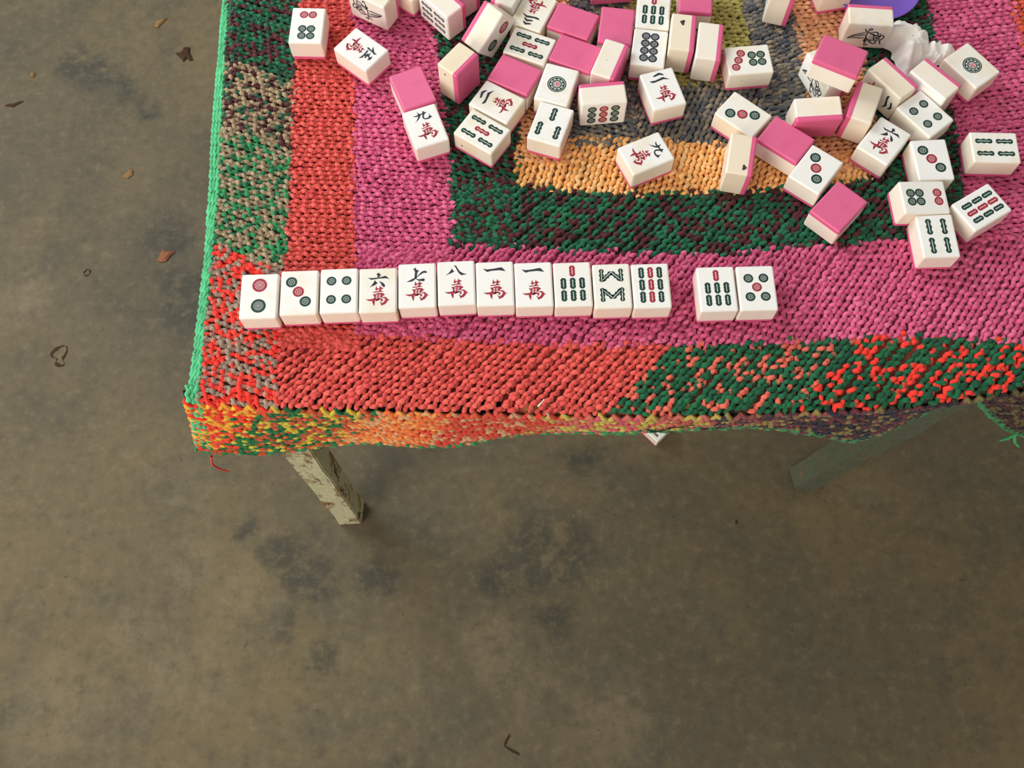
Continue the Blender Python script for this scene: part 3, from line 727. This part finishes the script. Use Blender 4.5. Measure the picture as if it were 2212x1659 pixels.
def design(key):
    p = Pic()
    if key[0] == 'd':
        n = key[1]
        if n == '2': p.bigdot(0, 9.4, 5.9, R_); p.bigdot(0, -8.6, 5.9, G_)
        elif n == '3':
            for x, y, m in ((-6.3, 9.2, G_), (-.6, .7, R_), (5.2, -8, G_)): p.dot(x, y, 4.5, m)
        elif n in '45':
            for x in (-6, 6):
                for y in (8.5, -7.6): p.dot(x, y, 3.9, G_)
            if n == '5': p.dot(0, .7, 3.9, R_)
        elif n == '6':
            for x in (-3.85, 3.85):
                for y, m in ((11.5, R_), (-3.8, G_), (-11.4, G_)): p.dot(x, y, 3.8, m)
        elif n == '7':
            for x, y in ((-7, 12.4), (0, 9.2), (7, 6)): p.dot(x, y, 3.75, R_)
            for x in (-3.3, 4.4):
                for y in (-3.2, -11): p.dot(x, y, 3.8, G_)
        elif n == '8':
            for x in (-3.9, 3.9):
                for y in (11.9, 4.1, -3.7, -11.5): p.dot(x, y, 3.9, K_)
        elif n == '9':
            for y, m in ((10, G_), (0, R_), (-10, G_)):
                for x in (-7.6, 0, 7.6): p.dot(x, y, 3.8, m)
        elif n == '1':
            R = 8.2
            p.ring(0, 0, R, R*.88, G_, 0, 48); p.ring(0, 0, R*.83, R*.38, G_, 0, 48)
            for i in range(10):
                a = 2*math.pi*i/10+.3; c, s_ = math.cos(a), math.sin(a)
                f = lambda r, t: (r*c-t*s_, r*s_+t*c)
                out = [f(R*.47, -.8), f(R*.63, -1.1), f(R*.73, 0), f(R*.63, 1.1), f(R*.47, .8), f(R*.47, .35), f(R*.60, .5), f(R*.60, -.5), f(R*.47, -.35)]
                p.poly(out, W_, 1)
            p.ring(0, 0, R*.31, 0, R_, 0)
            for i in range(4):
                a = math.pi/2*i+.5; c, s_ = math.cos(a), math.sin(a)
                p.poly([(R*(.05*math.cos(a+.785)), R*.05*math.sin(a+.785))]+[(R*.25*math.cos(b), R*.25*math.sin(b)) for b in np.linspace(a+.2, a+1.37, 6)], P_, 1)
    elif key[0] == 'b':
        n = key[1]
        V = lambda x, y, L, w, m=G_: p.rod((x, y-L/2), (x, y+L/2), w, m)
        if n == '3': V(-.3, 9.4, 13.5, 5); V(-8, -7.3, 13.5, 5); V(7.8, -7.3, 13.5, 5)
        elif n == '4':
            for x in (-5.8, 6.2):
                for y in (8.3, -8.8): V(x, y, 14.5, 4.8)
        elif n == '5':
            for x in (-7.8, 7.8):
                for y in (8.6, -8.6): V(x, y, 14.2, 4.6)
            V(0, 0, 14.2, 4.6, R_)
        elif n == '6':
            for x in (-7.2, 0, 7.2):
                for y in (8.2, -8.2): V(x, y, 14.2, 4.0)
        elif n == '7':
            V(0, 11.6, 9.9, 4.7, R_)
            for x in (-7.4, 0, 7.4):
                for y in (.7, -10): V(x, y, 9.9, 4.7)
        elif n == '9':
            for x, m in ((-7.2, G_), (0, R_), (7.2, G_)):
                for y in (11.3, .7, -10): V(x, y, 9.9, 4.6, m)
        elif n == '8':
            w = 3.9
            for a, b in (((-7.9, 3.4), (-7.9, 15)), ((7.5, 3.4), (7.5, 15)), ((-7.4, 4.6), (.2, 12.2)), ((7.0, 4.6), (-.2, 12.2)),
                         ((-7.9, -13.9), (-7.9, -1.6)), ((7.5, -13.9), (7.5, -1.6)), ((-7.4, -3.2), (.2, -10.9)), ((7.0, -3.2), (-.2, -10.9))):
                p.rod(a, b, w, G_, False)
            for a, b in (((-7.9, 4), (-7.9, 14)), ((7.5, 4), (7.5, 14)), ((-7, 5.4), (-.2, 12)), ((6.6, 5.4), (-.2, 12)), ((-7.9, -13), (-7.9, -2.6)), ((7.5, -13), (7.5, -2.6)), ((-7, -4), (0, -10.6)), ((6.6, -4), (0, -10.6))):
                a, b = Vector(a), Vector(b); d = (b-a).normalized(); k = Vector((-d.y, d.x))*.26
                p.poly([tuple(a-k), tuple(b-k), tuple(b+k), tuple(a+k)], W_, 1)
        elif n == '1':
            for i, l in enumerate(GLYPH['bird']): p.line(l, 0.75 if i in (3, 4, 5, 9, 10, 11, 12) else 1.25, RED_TAIL if i in (0, 1, 2) else K_)
    elif key[0] == 'c':
        n = key[1]
        if n == '3':
            for q in (GLYPH['2'][0],): p.poly([[x*.82, y+.2] for x, y in q], K_); p.poly([[x*.9+.2, y-3.6] for x, y in q], K_)
            p.poly([[x, y-2.3] for x, y in GLYPH['2'][1]], K_)
        else:
            for q in GLYPH[n]: p.poly(q, K_)
        for q in GLYPH['wan_r']: p.poly(q, R_)
        for q in GLYPH['wan_w']: p.poly(q, W_, 1)
    return p.mesh('engraving')
RED_TAIL = K_
DES = {}
def stain_mesh(axis, blobs):
    """small blots of grime on one side of a tile: axis 'x+','x-','y-','y+'; blobs (along, up, size) in mm"""
    V, F = [], []
    for (a, b, r) in blobs:
        k = len(V); n = 14
        for i in range(n):
            t = 2*math.pi*i/n; q = r*(1+.22*math.sin(3*t+a)+.12*math.sin(5*t+b))
            u, w = (a+q*math.cos(t)*1.2)/1000, (b+q*math.sin(t)*.8)/1000; e = .00005
            V.append({'x+': (TW/2+e, u, w), 'x-': (-TW/2-e, u, w), 'y-': (u, -TL_/2-e, w), 'y+': (u, TL_/2+e, w)}[axis])
        F.append(tuple(range(k, k+n)) if axis in ('x+', 'y-') else tuple(range(k, k+n))[::-1])
    me = bpy.data.meshes.new('stain'); me.from_pydata(V, [], F); me.materials.append(GRIME)
    return me

PROTO = {}
def make_tile(des, label, group, loc, rot, stain=None, aged=0.0):
    if des not in PROTO:
        root = empty('mahjong_tile')
        parts = [link('body', BODY_ME, root), link('back', BACK_ME, root)]
        if des: parts.append(link('engraving', design(des), root))
        PROTO[des] = (root, parts)
    else:
        r0, p0 = PROTO[des]
        root = r0.copy(); COL.objects.link(root)
        for c in p0:
            d = c.copy(); COL.objects.link(d); d.parent = root
    root.location = loc; root.rotation_euler = rot
    body = next(c for c in root.children if c.name.startswith('body'))
    body.color = (1-.03*aged, 1-.09*aged, 1-.21*aged, 1)
    tag(root, label, 'mahjong tile', group)
    if stain: link('stain', stain_mesh(*stain), root, None)
    return root

ROWG = 'mahjong tiles lined up in the front row'
SCAT = 'mahjong tiles scattered over the cloth'
TILES = [
 ('d2', 'white tile with one red and one green large dot, leftmost in the front row', ROWG, (-0.19864, 0.33608, 0.011), (0.0, -0.0, 0.0095), None, 0.1),
 ('d3', 'white tile with three diagonal dots, second in the front row', ROWG, (-0.16709, 0.3385, 0.011), (0.0, -0.0, 0.0146), None, 0.0),
 ('d4', 'white tile with four green dots in a square, third in the front row', ROWG, (-0.13564, 0.33951, 0.011), (0.0, -0.0, 0.0208), None, 0.0),
 ('c6', 'white tile with black six 六 over red 萬 in the front row', ROWG, (-0.10468, 0.33923, 0.011), (0.0, -0.0, 0.0188), None, 0.25),
 ('c7', 'white tile with black seven 七 over red 萬 in the front row', ROWG, (-0.0737, 0.34276, 0.011), (0.0, -0.0, 0.0226), None, 0.0),
 ('c8', 'white tile with black eight 八 over red 萬 in the front row', ROWG, (-0.04257, 0.34422, 0.011), (0.0, -0.0, 0.0263), None, 0.0),
 ('c1', 'left one of the two front-row tiles with a single black bar over red 萬', ROWG, (-0.01185, 0.34295, 0.011), (0.0, -0.0, 0.0182), None, 0.0),
 ('c1', 'right one of the two front-row tiles with a single black bar over red 萬', ROWG, (0.01885, 0.34165, 0.011), (0.0, -0.0, 0.0189), None, 0.0),
 ('b7', 'seven-bamboo tile inside the long front row, between the one-bar and the zigzag bamboo tile', ROWG, (0.0498, 0.34105, 0.011), (0.0, -0.0, 0.0175), None, 0.2),
 ('b8', 'white tile with green zigzag W and M bamboo in the front row on the cloth', ROWG, (0.08085, 0.33891, 0.011), (0.0, -0.0, 0.0142), None, 0.4),
 ('b9', 'nine-bamboo tile with a red middle column ending the long front row', ROWG, (0.11182, 0.33844, 0.011), (0.0, -0.0, 0.0125), None, 0.0),
 ('b7', 'seven-bamboo tile in the separate pair right of the long front row', ROWG, (0.16367, 0.33446, 0.011), (0.0, -0.0, 0.011), None, 0.0),
 ('d5', 'five-dot tile with a red centre dot, right end of the front row', ROWG, (0.1951, 0.33453, 0.011), (0.0, -0.0, 0.0049), None, 0.0),
 ('d6', 'upright six-dot tile, two red dots over four green, farthest left on the cloth', SCAT, (-0.17496, 0.60013, 0.011), (0.0, -0.0, -0.0502), None, 0.0),
 ('b1', 'tile on its side showing a bird, top left beside the six-dot tile', SCAT, (-0.11757, 0.62942, 0.015), (0.0, -1.5708, 1.0382), None, 0.4),
 (None, 'cream tile cut off by the top edge, between the bird tile and the six-bamboo tile', SCAT, (-0.08297, 0.64911, 0.011), (0.0, -0.0, -0.631), None, 0.8),
 ('b6', 'tile on its long side showing six slanting green bamboo sticks, near the top edge', SCAT, (-0.05559, 0.61963, 0.015), (0.0, -1.5708, 0.7362), None, 0.0),
 (None, 'grey shaded tile standing behind the six-bamboo tile at the top edge', SCAT, (-0.04273, 0.64251, 0.015), (0.0, -1.5708, 0.6831), None, 0.0),
 ('c5', 'white tile with black 伍 and red 萬, turned sideways on the pink band at upper left', SCAT, (-0.12641, 0.57311, 0.011), (0.0, -0.0, -2.2844), None, 0.0),
 (None, 'pink tile back lying face down against the top of the nine 九 tile at left', SCAT, (-0.08047, 0.53116, 0.011), (3.1416, 0.0, -2.7704), None, 0.0),
 ('c9', 'white tile with black nine 九 over red 萬, below the leftmost pink back', SCAT, (-0.06901, 0.49218, 0.011), (0.0, -0.0, 0.3298), None, 0.0),
 (None, 'cream tile standing on end, pink back facing right, brown spot on its side', SCAT, (-0.0404, 0.54662, 0.01965), (1.5708, -0.0, -2.2707), ('x+', [(12,2.5,1.0)]), 0.9),
 ('d2', 'tile leaning on one edge with two dots facing right and a bright white top side', SCAT, (-0.0143, 0.58867, 0.02503), (1.651, 0.9197, 0.8836), None, 0.0),
 (None, 'white tile lying behind the leaning two-dot tile at the top edge', SCAT, (0.00584, 0.63006, 0.015), (0.0, 1.5708, -0.446), None, 0.0),
 ('c3', 'yellowed tile with three black bars and red 萬, upside down at the top edge', SCAT, (0.02595, 0.61087, 0.011), (0.0, -0.0, 2.7015), None, 0.6),
 ('b5', 'five-bamboo tile with a red centre stick, just below the three-bar tile', SCAT, (0.02143, 0.57332, 0.011), (0.0, -0.0, -1.9831), None, 0.4),
 (None, 'pink tile back at the top, right of the three-bar tile', SCAT, (0.0608, 0.59946, 0.011), (3.1416, 0.0, 1.1441), None, 0.0),
 (None, 'pink tile back right of the upper five-bamboo tile, partly under a white tile side', SCAT, (0.06115, 0.56437, 0.011), (3.1416, 0.0, 1.1414), None, 0.0),
 (None, 'pink tile back left of the upright seven-bamboo tile at the top', SCAT, (0.09857, 0.59342, 0.011), (3.1416, 0.0, 2.9908), None, 0.0),
 (None, 'white tile on its side with pink right edge, resting left of the eight-dot tile', SCAT, (0.08999, 0.55107, 0.015), (0.0, -1.5708, -0.4), ('x+', [(-2,2,.35)]), 0.0),
 ('b7', 'seven-bamboo tile at the top edge, right above the eight-dot tile', SCAT, (0.13227, 0.60849, 0.011), (0.0, -0.0, -0.1387), None, 0.0),
 ('d8', 'white tile with eight dark dots in two columns', SCAT, (0.12589, 0.56862, 0.011), (0.0, -0.0, -0.1665), None, 0.0),
 (None, 'cream tile on its side with a dark round blot near its far end', SCAT, (0.15485, 0.57805, 0.015), (0.0, -1.5708, -0.1583), ('x+', [(10,1,2.4)]), 0.75),
 (None, 'clean white tile on its side with pink right edge, left of the seven-dot tile', SCAT, (0.17733, 0.56795, 0.015), (0.0, -1.5708, -0.1768), None, 0.0),
 (None, 'pink tile back cut off by the top edge on the lime yellow patch', SCAT, (0.17163, 0.62535, 0.011), (3.1416, 0.0, 3.0256), None, 0.0),
 (None, 'white tile standing upright with pink right edge on the grey band at the top edge', SCAT, (0.24806, 0.62319, 0.01965), (1.5708, -0.0, -1.8366), None, 0.3),
 (None, 'shaded tile with pink base at the top edge, left of the purple bowl', SCAT, (0.29542, 0.64086, 0.011), (0.0, -0.0, 0.1669), ('y-', [(3,5,1.0)]), 0.5),
 ('b1', 'tile on its long side showing a bird, in front of the purple bowl', SCAT, (0.3207, 0.59256, 0.015), (0.0, 1.5708, -1.6776), None, 0.0),
 (None, 'pink tile back propped on top of other tiles, over the tilted bird tile', SCAT, (0.27759, 0.52993, 0.0441), (-3.109, 0.0139, 1.102), None, 0.0),
 ('b1', 'tilted bird tile half hidden beneath the raised pink back', SCAT, (0.27625, 0.53918, 0.015), (0.0, 1.5708, -2.7699), None, 0.0),
 (None, 'tile on its long side with shaded pink back towards the viewer, between two pink backs', SCAT, (0.26188, 0.49642, 0.01694), (0.2153, -1.4502, -1.7556), None, 0.0),
 (None, 'cream tile on its side with pink left edge, behind the turned six 六 tile', SCAT, (0.30209, 0.50181, 0.015), (0.0, 1.5708, -0.4083), None, 0.55),
 ('c2', 'yellowed tile on its side with pink upper edge, two black bars on its shaded face', SCAT, (0.32967, 0.52586, 0.015), (0.0, 1.5708, -2.5052), None, 0.7),
 (None, 'clean white tile on its side with pink upper edge, beside the right flower tile', SCAT, (0.36587, 0.52426, 0.015), (0.0, 1.5708, -2.4401), None, 0.0),
 ('d1', 'flower disc tile at the upper right, beside the white tissue', SCAT, (0.40342, 0.54313, 0.011), (0.0, -0.0, -2.5207), None, 0.3),
 ('d4', 'four-dot tile turned diagonally in the right-hand heap', SCAT, (0.35475, 0.49459, 0.011), (0.0, -0.0, -2.4959), None, 0.0),
 ('c6', 'six 六 over red 萬 tile, turned clockwise, in the right-hand heap', SCAT, (0.31619, 0.46859, 0.011), (0.0, -0.0, -0.6961), None, 0.0),
 ('d3', 'three-dot tile at right, dots running down to the right, below the four-dot tile', SCAT, (0.35323, 0.44921, 0.011), (0.0, -0.0, 0.0348), None, 0.0),
 ('d6', 'six-dot tile turned sideways, four green dots left and two red dots right', SCAT, (0.33845, 0.41251, 0.01348), (-0.0965, 0.0364, -1.5224), None, 0.2),
 ('b4', 'upright four-bamboo tile at the front of the right-hand heap', SCAT, (0.34557, 0.37777, 0.011), (0.0, -0.0, 0.0169), None, 0.0),
 ('b4', 'four-bamboo tile turned sideways at the right edge of the photo', SCAT, (0.40745, 0.45991, 0.011), (0.0, -0.0, -1.6191), None, 0.25),
 ('b9', 'nine-bamboo tile turned diagonally at the right, with a red middle line', SCAT, (0.38579, 0.40315, 0.011), (0.0, -0.0, -1.0443), None, 0.0),
 ('d3', 'three-dot tile with its dots in a vertical line, between two pink backs', SCAT, (0.25557, 0.4421, 0.011), (0.0, -0.0, -0.6756), None, 0.0),
 (None, 'pink tile back nearest the viewer, in front of the vertical three-dot tile', SCAT, (0.26981, 0.40676, 0.011), (3.1416, 0.0, 2.3755), None, 0.0),
 (None, 'pink tile back between the stained side-lying tile and the vertical three-dot tile', SCAT, (0.23438, 0.47194, 0.011), (3.1416, 0.0, 0.888), None, 0.0),
 (None, 'yellowed tile on its side with a dark chip near its front end', SCAT, (0.19332, 0.4528, 0.015), (0.0, -1.5708, -0.219), ('x+', [(-12.5,-3.5,2.2)]), 0.85),
 ('d3', 'three-dot tile with its dots in a horizontal line, on the grey band', SCAT, (0.20089, 0.49753, 0.011), (0.0, -0.0, 0.8461), None, 0.35),
 ('d7', 'seven-dot tile with three red dots left of four green, on the grey band', SCAT, (0.2114, 0.55384, 0.011), (0.0, -0.0, 1.645), ('x-', [(7,2,.4)]), 0.3),
 ('c2', 'upright tile with two black bars over red 萬, in the middle of the grey band', SCAT, (0.13472, 0.52525, 0.011), (0.0, -0.0, 0.2536), None, 0.0),
 ('d9', 'tile on its side facing the viewer with nine dots, pink edge at the back', SCAT, (0.08208, 0.5162, 0.015), (0.0, 1.5708, -1.4948), None, 0.0),
 ('d1', 'flower disc tile left of the nine-dot tile', SCAT, (0.04375, 0.532, 0.011), (0.0, -0.0, -0.3226), None, 0.0),
 ('c9', 'nine 九 tile turned sideways on the orange band', SCAT, (0.11583, 0.46086, 0.011), (0.0, -0.0, -1.1588), None, 0.0),
 ('b3', 'three-bamboo tile on the orange band, below the left flower tile', SCAT, (0.03706, 0.49206, 0.011), (0.0, -0.0, -0.3414), None, 0.0),
 ('b5', 'five-bamboo tile on the dark green band, right of the upright nine 九 tile', SCAT, (-0.02099, 0.48583, 0.011), (0.0, -0.0, -2.1799), ('x+', [(-11,-1,.9)]), 0.35),
 ('c2', 'tile with two black bars and red 萬 turned sideways, behind the lower five-bamboo tile', SCAT, (-0.00811, 0.51541, 0.011), (0.0, -0.0, 0.9978), None, 0.3),
 (None, 'pink tile back between the upper five-bamboo tile and the sideways two-bar tile', SCAT, (0.00792, 0.54314, 0.011), (3.1416, 0.0, 1.0732), None, 0.0),
 ('b8', 'zigzag bamboo tile fallen on the concrete floor, half under the cloth hem', None, (0.20735, 0.4319, -0.649), (0.0, -0.0, 0.7513), ('x-', [(-14,1,1.0)]), 0.0),
 (None, 'tile showing its upright pink back at the top edge, behind two lying pink backs', SCAT, (0.0980, 0.6470, 0.015), (0.0000, -1.5708, -1.5000), None, 0.2),
 (None, 'shaded pink tile side at the top edge, right behind the three-bar tile', SCAT, (0.0560, 0.6680, 0.015), (0.0000, -1.5708, -1.8500), None, 0.2),
]
for des, lab, g, p, e, st, ag in TILES:
    make_tile(des, lab, g, (p[0], p[1], p[2]+TOP), e, st, ag)

# ------------------------------------------------------------------ purple bowl
def lathe(name, prof, n=72, mat=None, parent=None):
    V = []; F = []
    for i in range(n):
        a = 2*math.pi*i/n
        for r, z in prof: V.append((r*math.cos(a), r*math.sin(a), z))
    m = len(prof)
    for i in range(n):
        for j in range(m-1):
            a = i*m+j; b = ((i+1) % n)*m+j; F.append((a, b, b+1, a+1))
    return link(name, np_mesh(name, np.array(V), np.array(F), True), parent, mat)
PURPLE = plain('purple_plastic', (126, 92, 196), .32, .5)
bowl = empty('bowl', (.3405, .6455, TOP))
tag(bowl, 'shallow purple plastic bowl cut off by the top edge, behind the bird tile', 'bowl')
lathe('bowl_body', [(0.0005, 0.0006), (.026, .0006), (.031, .0012), (.0362, .0062), (.0392, .0088), (.0402, .0092), (.0406, .0086), (.0402, .0078),
                    (.0376, .0052), (.033, .0004), (.028, -.0004), (0.0005, -.0004)][::-1], mat=PURPLE, parent=bowl)

# ------------------------------------------------------------------ crumpled tissue
def tissue(name, outline, hgt, seed, c):
    rng = np.random.default_rng(seed)
    A = np.array(outline); C = np.array(c); n = 120; m = 46
    ang = np.arctan2(A[:, 1]-C[1], A[:, 0]-C[0]); rr = np.hypot(A[:, 0]-C[0], A[:, 1]-C[1]); o = np.argsort(ang); ang, rr = ang[o], rr[o]
    th = np.linspace(-math.pi, math.pi, n, endpoint=False)
    R = np.interp(th, np.concatenate([ang-2*math.pi, ang, ang+2*math.pi]), np.tile(rr, 3))
    for _ in range(3): R = (np.roll(R, 1)+2*R+np.roll(R, -1))/4
    R *= 1+.05*np.sin(th*9+seed)+.03*np.sin(th*17)
    q = np.linspace(0.02, 1, m)
    X = C[0]+q[:, None]*R*np.cos(th); Y = C[1]+q[:, None]*R*np.sin(th)
    Z = hgt*(1-q[:, None]**2.6)*np.ones_like(X)
    for k in range(7):         # soft folds with a few sharp creases
        a = rng.uniform(0, math.pi); f = rng.uniform(55, 170); ph = rng.uniform(0, 6.3); w = .14/f*rng.uniform(.8, 2.2)
        s = (X*math.cos(a)+Y*math.sin(a))*f + ph + .7*np.sin(X*90+k)+.7*np.sin(Y*110-k)
        Z += w*(1-np.abs(np.sin(s))*1.6)*(1-q[:, None]**4)
    for k in range(3):
        s = th*rng.integers(2, 5)+rng.uniform(0, 6)+q[:, None]*2.2
        Z += .0018*(1-np.abs(np.sin(s))*1.7)*np.clip((q[:, None]-.35)/.4, 0, 1)**2*(1-q[:, None]**6)
    Z = np.clip(Z, .0004, None)
    V = np.stack([X, Y, Z+TOP], -1).reshape(-1, 3)
    i = np.arange(m-1)[:, None]*n; j = np.arange(n)[None, :]; j2 = (j+1) % n
    F = np.stack([i+j, i+n+j, i+n+j2, i+j2], -1).reshape(-1, 4)
    B = V.copy(); B[:, 2] = TOP
    return V, F
TISSUE = NT('white_tissue')
_tc = TISSUE.n('ShaderNodeTexCoord').outputs['Object']
TISSUE.set(Base_Color=TISSUE.mix(TISSUE.noise(_tc, 40, 3), lin(232, 226, 216), lin(250, 248, 244)), Roughness=.85, Specular_IOR_Level=.1, Subsurface_Weight=.15, Subsurface_Radius=(.004, .004, .004))
TISSUE.bump(TISSUE.noise(_tc, 260, 5, .65), .4, .0012)
V1, F1 = tissue('t', [(.331,.590),(.338,.602),(.349,.608),(.366,.605),(.378,.594),(.381,.580),(.376,.566),(.366,.556),(.356,.551),(.349,.556),(.347,.567),(.346,.577),(.339,.582)], .0175, 5, (.361, .581))
V2, F2 = tissue('t', [(.374,.578),(.384,.583),(.396,.583),(.404,.578),(.402,.571),(.392,.566),(.382,.560),(.372,.559),(.367,.566)], .0085, 8, (.386, .572))
t = link('tissue', np_mesh('tissue', np.concatenate([V1, V2]), np.concatenate([F1, F2+len(V1)]), True), None, TISSUE.m)
tag(t, 'crumpled white paper tissue behind the right-hand heap of tiles', 'tissue')

# ------------------------------------------------------------------ litter on the floor
BROWN = plain('dry_brown', (72, 54, 40), .85, .1); TAN = plain('dry_tan', (146, 116, 78), .85, .1); RUST = plain('dry_rust', (150, 98, 72), .8, .1)
def crumb(name, x, y, pts, thick, mat, label, cat, rot=0):
    """small flat irregular scrap: outline in mm, thickness in mm, slightly domed"""
    n = len(pts); V = []; cr, sr = math.cos(rot), math.sin(rot)
    P = [((px*cr-py*sr)/1000, (px*sr+py*cr)/1000) for px, py in pts]
    for s, z in ((1.0, 0.0), (1.02, thick*.45), (.6, thick)):
        V += [(px*s, py*s, z/1000) for px, py in P]
    V.append((0, 0, thick*1.05/1000)); F = []
    for k in (0, n):
        F += [(k+i, k+(i+1) % n, k+n+(i+1) % n, k+n+i) for i in range(n)]
    F += [(2*n+i, 2*n+(i+1) % n, 3*n) for i in range(n)]; F.append(tuple(range(n))[::-1])
    me = bpy.data.meshes.new(name); me.from_pydata(V, [], F); me.materials.append(mat)
    me.polygons.foreach_set('use_smooth', [False]*len(F)); me.update()
    o = bpy.data.objects.new(name, me); COL.objects.link(o); o.location = (x, y, 0)
    tag(o, label, cat); return o
crumb('dry_leaf_scrap', -.553, 1.131, [(-5,14),(5,14),(6,3),(13,-12),(8,-14),(3,-8),(-3,-15),(-8,-8),(-18,2),(-8,3)], 4, BROWN, 'dark brown leaf scrap on the floor at upper left, near the green cloth edge', 'litter')
crumb('dry_leaf_scrap', -.606, 1.200, [(-8,-9),(-2,-11),(6,0),(12,9),(4,7),(-6,3)], 4, TAN, 'small curled tan scrap on the floor, above the dark leaf scrap', 'litter')
crumb('dry_leaf_scrap', -.625, .893, [(-9,-6),(0,-9),(8,-3),(7,6),(2,10),(-2,2)], 3.5, TAN, 'small curled tan scrap on the floor, left of the cloth midway up', 'litter')
crumb('dry_leaf_scrap', -.549, .738, [(-10,-8),(-2,-10),(4,-8),(10,2),(16,8),(4,9),(-4,12),(-7,2)], 5, RUST, 'rusty brown crumb on the floor beside the left cloth edge', 'litter')
crumb('pebble', -.813, 1.094, [(-4,-4),(2,-5),(5,0),(2,5),(-3,4)], 4, TAN, 'tiny pale pebble on the floor at far upper left', 'litter')
crumb('twig', -.836, 1.035, [(-14,-4),(0,-6),(14,4),(15,6),(0,-2),(-13,-1)], 2, BROWN, 'thin dark twig on the floor at the far left', 'litter')
crumb('twig', -.018, .006, [(-3,-6),(-1,-8),(6,4),(5,7)], 1.5, BROWN, 'short dark twig on the floor at the bottom centre, upper of two', 'litter')
crumb('twig', -.010, -.008, [(-10,5),(-8,6),(9,-3),(10,-6),(0,-2)], 1.5, BROWN, 'short dark twig on the floor at the bottom centre, lower of two', 'litter')
crumb('pebble', .317, .293, [(-1.6,-2.4),(1.2,-2.8),(1.8,1),(0,3)], 2, BROWN, 'tiny dark crumb on the floor in front of the leaning table leg', 'litter')
# dried ring of dirt
def ring(x, y, pts, w, label):
    V, F = [], []; n = 40
    P = np.array(pts+[pts[0]], float); tt = np.linspace(0, len(pts), n, endpoint=False); k = np.arange(len(P))
    Q = np.stack([np.interp(tt, k, P[:, 0]), np.interp(tt, k, P[:, 1])], 1); Q = (np.roll(Q, 1, 0)+2*Q+np.roll(Q, -1, 0))/4
    for i in range(n):
        c = Q.mean(0); d = Q[i]-c; d /= np.linalg.norm(d); ww = w*(.7+.5*math.sin(i*.5)+.25*math.sin(i*1.9))
        for s, z in ((-1, 0.1), (0, .9), (1, 0.1)): V.append(((Q[i][0]+d[0]*ww*s)/1000, (Q[i][1]+d[1]*ww*s)/1000, z/1000))
    for i in range(n):
        a, b = i*3, ((i+1) % n)*3
        F += [(a, b, b+1, a+1), (a+1, b+1, b+2, a+2)]
    me = bpy.data.meshes.new('dirt_ring'); me.from_pydata(V, [], F); me.materials.append(BROWN)
    o = bpy.data.objects.new('dirt_ring', me); COL.objects.link(o); o.location = (x, y, 0); tag(o, label, 'dirt mark')
ring(-.692, .572, [(-14,2),(-8,10),(2,16),(10,14),(9,2),(4,-6),(10,-14),(6,-18),(-6,-14),(-2,-6),(-10,-4)], 2.6, 'dark ring of dried dirt on the floor at the left')
ring(-.669, .713, [(-5,0),(0,6),(5,2),(4,-5),(-3,-6)], 1.5, 'small dark dried ring on the floor, above the larger ring')
